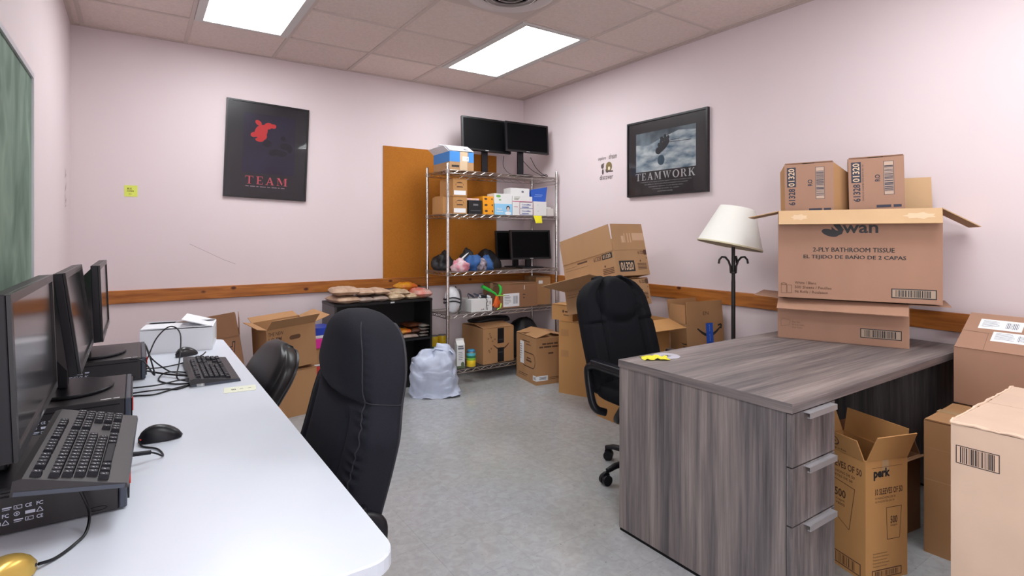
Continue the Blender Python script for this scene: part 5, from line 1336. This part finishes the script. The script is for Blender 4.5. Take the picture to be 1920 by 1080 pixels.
# ---- third shelf (z .98)
z = SHT[2]
bk = mat('nylon_black', (.006,.006,.008), .5)
blob('black_bag', 'black fabric bag slumped at the left end of the third shelf', 'bag', (2.30, 4.47, z), (.21,.19,.16), bk, 1, amp=.3, group='black bags on the third shelf', taper=lambda v: 1-.25*v)
blob('black_bag', 'black pouch standing behind the blue fabric bundle on the third shelf', 'bag', (2.54, 4.47, z), (.19,.18,.20), bk, 2, amp=.35, group='black bags on the third shelf', taper=lambda v: 1-.55*v)
blob('black_bag', 'black bag leaning towards the monitor on the third shelf', 'bag', (2.76, 4.46, z), (.26,.20,.185), bk, 3, amp=.2, group='black bags on the third shelf', taper=lambda v: 1.1-.5*v)
blob('blue_bundle', 'rolled blue fabric bundle, left one of two on the third shelf', 'bag', (2.475, 4.27, z), (.14,.12,.14), mat('fabric_blue', (.02,.085,.26), .7), 4, amp=.3, fold=.3)
blob('blue_bundle', 'blue fabric bundle drooping to the right on the third shelf', 'bag', (2.635, 4.27, z), (.15,.12,.135), mat('fabric_blue', (.02,.085,.26), .7), 5, amp=.3, fold=.3, taper=lambda v: 1.15-.6*v)
blob('patterned_pouch', 'dark pouch with small pale flowers between the blue bundles', 'pouch', (2.56, 4.235, z), (.09,.09,.11), mat('flower_print', (.01,.01,.02), .7, col2='#b8a8b0', scale=30), 6, amp=.3)
blob('toy_bag', 'crumpled white and pink bag beside the front post on the third shelf', 'bag', (2.345, 4.25, z), (.15,.13,.105), mat('pink_white_plastic', '#d9cfd0', .4, col2='#c8486a', scale=16), 7, amp=.28, fold=.5, freq=2.4)
t = thing('strap', 'stray white bag handle poking up beside the front post', 'strap', (2.375,4.26,z+.085)); MB().tube([(-.01,0,0),(.0,0,.025),(.03,-.01,.055),(.055,-.015,.075)], [.010,.009,.006,.003], 6).build('band', white_m, t)
monitor('rear of the two black monitors on the third shelf', (3.12, 4.47), .46, .285, -7, -9, z, 1.055, hump=False, group='black monitors on the third shelf', sm=screen_off, stand='disc')
monitor('front of the two black monitors on the third shelf', (3.135, 4.265), .455, .280, -5, -3, z, 1.065, hump=False, group='black monitors on the third shelf', sm=screen_off, stand='flat')
# ---- fourth shelf (z .614)
z = SHT[1]
hl = thing('sports_helmet', 'white sports helmet with black straps standing at the left of the fourth shelf', 'helmet', (2.300, 4.31, z), R(20))
mb = MB(); rows = []
for i in range(17):
    a = PI*i/16-PI/2; row = []
    for k in range(24):
        b = 2*PI*k/24; row.append((.062*math.cos(a)*math.cos(b)*(1.1 if math.cos(b)>0 else .9), .075*math.cos(a)*math.sin(b), max(.0, .105+.125*math.sin(a)*(1 if math.sin(a)>0 else .95))))
    rows.append(row)
mb.rows(rows, cap=False).build('shell', mat('helmet_white', (.74,.76,.80), .3), hl, smooth=True)
mb = MB()
for zz_, rr_2 in ((.125,.0),(.095,.0)): mb.tube([(.066*math.cos(R(a)), .079*math.sin(R(a)), zz_+.012*math.sin(R(a*2))) for a in range(0,360,20)], .006, 6, closed=True)
mb.tube([(.03,-.070,.03),(.072,-.02,.10),(.045,0,.225)], .005, 6); mb.build('strap', blackp, hl, smooth=True)
mb = MB(); mb.tube([(.035+.055*math.cos(R(a)), -.045+.02*math.cos(R(a)), .095+.105*math.sin(R(a))) for a in range(-85,86,10)], .009, 8); mb.build('visor_rim', mat('grey_rubber', (.12,.12,.13), .5), hl, smooth=True)
t, M, w = pbox('white_carton', 'white box heaped with controller cables on the fourth shelf', 'box', 2.432, 2.648, z, .112, 4.20, .20, bw_)
mb = MB(); line(mb, M, [(.175,.085),(.155,.075),(.16,.055),(.18,.05)], .004); rect(mb, M, .190,.06,.197,.09); rect(mb, M, .12,.015,.13,.025); rect(mb, M, .10,.015,.115,.022); mb.build('print', ink_br, t)
for k in range(3):
    g_ = random.Random(20+k); px = 2.47+.065*k
    p = [(px+g_.uniform(-.04,.05), 4.27+g_.uniform(-.04,.05), z+.118+.018*(i%3)) for i in range(7)]
    cable(p, ['left','middle','right'][k]+' loop of grey cable heaped on the white box of the fourth shelf', r=.0032, m=mat('cable_slate', (.05,.06,.10), .5), group='cables on the white box')
cable([(2.575,4.24,z+.125),(2.588,4.193,z+.105),(2.584,4.190,z+.06),(2.592,4.191,z+.012)], 'dark cable hanging down the front of the white box', r=.003)
cp_ = thing('game_controller', 'small black and white controller on the white box of the fourth shelf', 'controller', (2.60, 4.27, z+.113), R(-20))
mb = MB(); mb.rbox(-.045,-.022,.0,.045,.022,.022,.012); mb.build('shell', blackp, cp_, bevel=.003)
for sx in (-1,1): MB().tube([(sx*.035,-.01,.012),(sx*.050,-.045,.010)], [.014,.010], 10).build('grip', mat('helmet_white', (.74,.76,.80), .3), cp_, smooth=True)
gt = thing('toy_gun', 'bright green and orange plastic toy leaning beside the white box', 'toy', (2.705, 4.225, z))
gr_m = mat('toy_green', (.03,.55,.06), .35); or_m = mat('toy_orange', (.85,.14,.01), .4)
MB().tube([(-.135,.02,.220),(-.055,.01,.178)], [.016,.014], 12).build('barrel', gr_m, gt, smooth=True)
MB().tube([(-.055,.01,.178),(-.01,0,.150),(.02,0,.115)], [.010,.010,.008], 10).build('frame', gr_m, gt, smooth=True)
MB().tube([(.03,.0,.228),(.050,0,.200),(.052,0,.165),(.035,0,.130)], [.008,.014,.014,.010], 10).build('handle', gr_m, gt, smooth=True)
MB().tube([(-.04,.01,.15),(-.045,.01,.19),(-.01,.01,.225),(.03,.01,.215)], .004, 8).build('hoop', mat('hoop_dark', (.12,.09,.03), .5), gt, smooth=True)
for k in range(6):
    a = R(-125+14*k); MB().tube([(.01,0,.125),(.01+.085*math.cos(a)*1.0, -.012+.005*k, .125+.105*math.sin(a))], [.012,.005], 6).build('orange_blade', or_m, gt, smooth=True)
MB().tube([(.01,-.01,.130),(.085,-.02,.128)], .004, 6).build('green_rod', mat('lime_plastic', (.35,.70,.08), .4), gt, smooth=True)
MB().tube([(.0,-.02,.004),(.035,-.02,.02),(.045,-.02,.06)], .006, 8).build('lower_rim', mat('lime_plastic', (.35,.70,.08), .4), gt, smooth=True)
c = carton('reddish brown carton with a white shipping label on the fourth shelf', (2.775, 4.265), -1, .425, .30, .218, z, 'brown', {'F':3,'B':3})
sticker(c.root, c.F, .035,.012,.215,.135, lines=6); mb = MB(); rect(mb, c.F, .27,.165,.278,.205); mb.build('staple_strip', white_m, c.root); mb = MB(); rect(mb, c.F, .255,.115,.285,.122); rect(mb, c.F, .262,.082,.272,.095); mb.build('print', ink, c.root)
c = carton('tan carton with a small white label at the right end of the fourth shelf', (3.215, 4.30), -8, .165, .24, .262, z, 'mid', {})
mb = MB(); rect(mb, c.F, .03,.205,.075,.237,.0008); mb.build('label', white_m, c.root)
# ---- bottom shelf and things before it
z = SHT[0]
mk = thing('drink_carton', 'white gable-top drink carton on the bottom shelf', 'carton', (2.335, 4.235, z), R(-12))
w_ = .036
MB().box(-w_,-w_,0,w_,w_,.205).build('body', mat('box_white', (.74,.74,.73), .55), mk, bevel=.002)
MB().add([(-w_,-w_,.2055),(w_,-w_,.2055),(w_,w_,.2055),(-w_,w_,.2055),(-w_,0,.238),(w_,0,.238)],[(0,1,5,4),(2,3,4,5),(1,2,5),(3,0,4),(3,2,1,0)]).build('gable_top', mat('box_white', (.74,.74,.73), .55), mk)
MB().box(-w_,-.0015,.236,w_,.0015,.255).build('top_seal', mat('box_white', (.74,.74,.73), .55), mk)
M = face(2*w_,2*w_,.205,'F'); mb = MB(); rect(mb, M, .01,.165,.062,.180); rect(mb, M, .012,.186,.058,.196); 
for k in range(5): rect(mb, M, .014,.075+.016*k,.05+.003*(k%2),.079+.016*k)
mb.build('lettering', mat('grey_print', (.16,.17,.20), .7), mk); mb = MB(); ellipse(mb, M, .052,.035,.016,.022,.0006); rect(mb, M, 0,0,.072,.022,.0005); mb.build('leaf_print', mat('leaf_dark', (.10,.14,.07), .7), mk)
def can(label, loc, r, h, bands, group=None, rz=0):
    t = thing('food_can', label, 'can', loc, rz, group)
    MB().lathe([(r-.002,0),(r,.003),(r,h-.003),(r-.002,h),(r-.004,h-.003),(0,h-.003)], 24).build('body', steel, t, smooth=True)
    for z0, z1, m in bands: MB().lathe([(r+.0003,z0),(r+.0006,z0+.0005),(r+.0006,z1-.0005),(r+.0003,z1)], 24).build('label_band', m, t, smooth=True)
    return t
yl = mat('can_yellow', (.80,.55,.02), .4); gn = mat('can_green', (.02,.22,.10), .4); bl = mat('can_blue', (.02,.20,.38), .4)
t = can('green and yellow canister on the bottom shelf before the carton', (2.438, 4.215, z), .040, .135, [(.004,.06,yl),(.060,.080,mat('can_lime',(.25,.55,.05),.4)),(.080,.125,gn)])
mb = MB(); mb.lathe([(.0412,.100),(.0414,.101),(.0414,.122),(.0412,.123)], 24); mb.build('name_band', mat('can_cyan', (.10,.50,.60), .4), t)
MB().lathe([(.036,.135),(.036,.142),(.028,.150),(0,.151)], 20).build('lid', bl, t, smooth=True)
for k, (x, y) in enumerate(((2.245, 4.72), (2.165,4.72), (2.305,4.745))):
    pass
fd = []
for k, (x, y, zz_) in enumerate(((2.205,4.66,.0),(2.285,4.66,.0))):
    c = carton('plain low kraft box on the floor beneath the yellow tins' if k == 0 else '', (2.25, 4.60), 0, .20, .15, .20, 0, 'mid', {}) if k == 0 else None
for k, x in enumerate((2.305, 2.388)):
    can(['left','right'][k]+' yellow tin standing between the black bookcase and the wire shelving', (x, 4.675, .2105), .038, .145, [(.004,.045,gn),(.045,.138,yl)], 'yellow tins on the kraft box')
am = carton('parcel with a curved arrow print and black tape on the bottom shelf', (2.553, 4.20), 1, .335, .37, .315, z, 'mid', {'F':8,'B':6}, flen={'F':.17,'B':.17}, tape=False)
mb = MB(); smile(mb, am.F, .195, .165, .17, .013, False); mb.build('arrow_print', ink_br, am.root)
mb = MB(); rect(mb, am.F, .155,.175,.225,.312,.0010); rect(mb, am.F, .155,.005,.225,.135,.0010); mb.build('black_tape', blackp, am.root)
mb = MB(); put_text(mb, am.F, 'prime', .168,.20,.045,.014, lift=.0016); put_text(mb, am.F, 'prime', .168,.085,.045,.014, lift=.0016); mb.build('tape_lettering', mat('tape_grey', (.10,.12,.16), .5), am.root)
mb = MB()
for x, y in ((.06,.27),(.075,.235),(.045,.225),(.09,.20),(.115,.215),(.05,.12),(.075,.135),(.065,.25),(.06,.105)): line(mb, am.F, [(x,y),(x+.018,y+.005),(x+.010,y-.010)], .004)
mb.build('speckle_print', ink_br, am.root)
fc = carton('kraft carton with an oval emblem and a paper strip, on the floor before the shelving', (2.892, 4.165), -98, .375, .315, .400, 0, 'mid', {'F':14,'B':12,'L':8,'R':4}, flen={'F':.155,'B':.15}, tape=False)
M = fc.F
mb = MB(); P = []
for k in range(41):
    a = 2*PI*k/40; P.append((.235+.075*math.copysign(1,math.cos(a))+.045*math.cos(a), .195+.062*math.sin(a)))
line(mb, M, P, .008); rect(mb, M, .195,.180,.290,.196); rect(mb, M, .205,.205,.275,.216)
rect(mb, M, .05,.055,.22,.060); rect(mb, M, .05,.040,.20,.044); rect(mb, M, .12,.350,.26,.358); rect(mb, M, .19,.325,.28,.332)
mb.build('print', ink_br, fc.root)
sticker(fc.root, M, .075,.145,.150,.345, lines=7, name='packing_slip', code=False)
mb = MB(); rect(mb, M, .315,.035,.375,.078,.0008); rect(mb, fc.R, 0,.035,.115,.078,.0008); lbl = mb.build('wrap_label', white_m, fc.root)
mb = MB(); 
for k in range(3): rect(mb, M, .325,.045+.009*k,.368,.050+.009*k,.0013); rect(mb, fc.R, .03,.045+.009*k,.10,.050+.009*k,.0013)
mb.build('print', mat('grey_print', (.16,.17,.20), .7), lbl)
mb = MB(); 
for a_, b_, y_ in ((.06,.10,.345),(.106,.17,.345),(.178,.215,.345),(.03,.07,.318),(.078,.15,.318),(.158,.215,.318),(.222,.265,.318),(.12,.17,.262)): rect(mb, fc.R, a_, y_, b_, y_+.014)
rect(mb, fc.R, .13,.055,.29,.060); rect(mb, fc.R, .13,.042,.27,.046); mb.build('lettering', ink_br, fc.root)
blob('black_bag', 'flat black bag draped over the parcel on the bottom shelf', 'bag', (2.80, 4.47, z+.3350), (.42,.20,.055), bk, 11, amp=.2, flat=.5, group='black bags on the bottom shelf')
blob('black_bag', 'large black bag sloping down at the right of the bottom shelf', 'bag', (3.14, 4.40, z), (.42,.34,.36), bk, 12, amp=.15, flat=.3, group='black bags on the bottom shelf', taper=lambda v: 1.1-.45*v)

# ================================================================== BOOKCASE
bc = thing('bookcase', 'low black bookcase with open shelves between the boxes and the wire shelving', 'bookcase', (1.708, 4.535, 0))
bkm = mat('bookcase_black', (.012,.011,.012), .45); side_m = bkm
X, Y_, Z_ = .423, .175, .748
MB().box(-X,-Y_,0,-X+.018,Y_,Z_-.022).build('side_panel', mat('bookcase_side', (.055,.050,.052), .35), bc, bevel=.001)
MB().box(X-.018,-Y_,0,X,Y_,Z_-.022).build('side_panel', bkm, bc, bevel=.001)
MB().box(-X-.002,-Y_-.002,Z_-.0215,X+.002,Y_,Z_).build('top_panel', bkm, bc, bevel=.001)
MB().box(-X+.0185,-Y_+.004,.395,X-.0185,Y_-.010,.414).build('shelf', bkm, bc)
MB().box(-X+.0185,-Y_+.004,.045,X-.0185,Y_-.010,.063).build('shelf', bkm, bc)
MB().box(-X+.0185,-Y_+.010,0,X-.0185,-Y_+.026,.0445).build('kick_board', bkm, bc)
MB().box(-X+.0185,Y_-.0095,.0,X-.0185,Y_-.004,Z_-.022).build('back_board', bkm, bc)
mb = MB(); rect(mb, Matrix(((1,0,0,0),(0,0,-1,-Y_-.0025),(0,1,0,0),(0,0,0,1))), .04,Z_-.020,.075,Z_-.008); mb.build('sticker', white_m, bc)
# snack bags on top
bg = [mat('snack_beige', '#c3a68e', .55, col2='#a4846c', scale=26, bump=.4, bscale=30), mat('snack_cream', '#cbb79a', .5, col2='#8f7355', scale=24, bump=.4, bscale=30),
      mat('snack_grey', '#a9968c', .5, col2='#7d6a60', scale=28, bump=.4, bscale=30), mat('snack_red', '#c8452c', .4, col2='#b9a79c', scale=12, bump=.4, bscale=20), mat('snack_yellow', '#c99a1a', .4, col2='#b5331c', scale=10, bump=.4, bscale=20)]
TZ2 = Z_ + .001
G = 'snack bags lying on the bookcase'
spec = [(1.385,4.46,0,.20,.30,.050,0,6,'lowest beige bag at the left end of the bookcase top'),(1.39,4.47,.048,.22,.29,.055,0,-8,'big beige bag on top at the left end of the bookcase'),
 (1.525,4.44,0,.125,.27,.040,2,3,'small grey-beige bag in the lower row, second from the left'),(1.535,4.46,.042,.15,.27,.045,0,-3,'beige bag in the upper row, second from the left'),
 (1.655,4.44,0,.135,.27,.042,2,-2,'grey-beige bag in the lower row, third from the left'),(1.665,4.46,.042,.14,.27,.042,0,5,'beige bag in the upper row, third from the left'),
 (1.780,4.44,0,.14,.27,.050,1,8,'cream bag in the middle of the bookcase top'),(1.880,4.50,.020,.16,.22,.045,1,-12,'cream bag leaning right of the middle of the bookcase top'),
 (1.955,4.45,0,.14,.25,.040,1,4,'flat cream bag left of the red snack bag'),(2.045,4.45,.0,.15,.26,.070,3,0,'red and clear snack bag at the right end of the bookcase top'),(1.965,4.56,.045,.17,.16,.060,4,14,'yellow and red snack bag at the back right of the bookcase top')]
for i, (x, y, dz, w_, d_, h_, mi, rz, lb_) in enumerate(spec):
    sack('snack_bag', lb_, 'snack bag', (x, y, TZ2+dz*1.28), w_*1.02, d_, h_*1.2, bg[mi], i+1, rz=R(rz), group=G)
# snacks inside, on the middle shelf
G = 'snacks inside the bookcase'
zi = .415
for i, (x, y, dz, w_, d_, h_, mi, lb_) in enumerate(((1.93,4.44,0,.16,.20,.035,2,'flat pale bag at the front of the bookcase shelf'),(1.90,4.46,.036,.12,.18,.040,4,'yellow snack bag inside the bookcase'),
    (2.0,4.47,.034,.15,.20,.045,None,'brown snack bag in the heap inside the bookcase'),(1.99,4.49,.078,.15,.18,.040,None,'brown snack bag on top of the heap inside the bookcase'))):
    sack('snack_bag', lb_, 'snack bag', (x, y, zi+dz), w_, d_, h_, bg[mi] if mi is not None else mat('snack_brown', '#5a3018', .4, col2='#2c150c', scale=14, bump=.4, bscale=20), 30+i, rz=R(5*i-6), group=G)
for i in range(4):
    sack('snack_packet', ['lowest','second lowest','third','topmost'][i]+' clear packet in the little stack inside the bookcase at right', 'snack packet', (2.062, 4.44, zi+.027*i), .085, .16, .026, mat('snack_clear', '#8d8782', .25, col2='#4a3a30', scale=18), 50+i, rz=R(4*i-5), group='clear packets inside the bookcase')

# white plastic bag on the floor
def gbag():
    mb = MB(); rows = []; n, m_ = 40, 56
    for i in range(n+1):
        v = i/n; z_ = .335*v**.95; row = []
        for k in range(m_):
            b = 2*PI*k/m_; c_, s_ = math.cos(b), math.sin(b)
            rx = .205*(1-.20*v) * (max(.03, 1-max(0,(v-.72)/.28)**2.2))**.5 * (.93+.07*min(1,v/.08)); ry = .125*(1-.1*v)*(max(.03, 1-max(0,(v-.72)/.28)**2))**.5
            x = rx*math.copysign(abs(c_)**.65, c_); y = ry*math.copysign(abs(s_)**.8, s_)
            nn = noise.fractal(Vector((x*9+1.3, y*9, z_*9)), 1, 2, 4); rg_ = abs(noise.noise(Vector((x*14+z_*9, y*10, z_*5+2))))
            q = 1 + .13*nn - .16*rg_*(.4+.6*v)
            if v < .12 and c_ > .5: q += .26*(1-v/.12)*(c_-.5)*1.3
            zz_ = z_ + (.035*nn + .03*max(0, math.sin(b*2.0+.6))*v*v*1.5)
            if v > .8 and c_ > 0: zz_ += .045*(v-.8)/.2
            row.append((x*q, y*q, max(.001, zz_)))
        rows.append(row)
    mb.rows(rows); return mb.build('plastic_bag', pbag, None, smooth=True)
o = gbag(); o.location = (1.995, 4.05, 0); o.rotation_euler = (0,0,R(-30)); tag(o, 'crumpled translucent white plastic bag on the floor before the bookcase', 'plastic bag')
hd = MB(); hd.tube([(.10,.0,.335),(.07,-.02,.365),(.02,-.01,.375),(-.01,.0,.350)], [.022,.028,.026,.018], 10, flat=.45); hd.tube([(.09,.0,.34),(.13,.01,.36),(.16,.0,.33)], [.02,.024,.014], 10, flat=.4); hd.build('bag_handle', pbag, o, smooth=True)
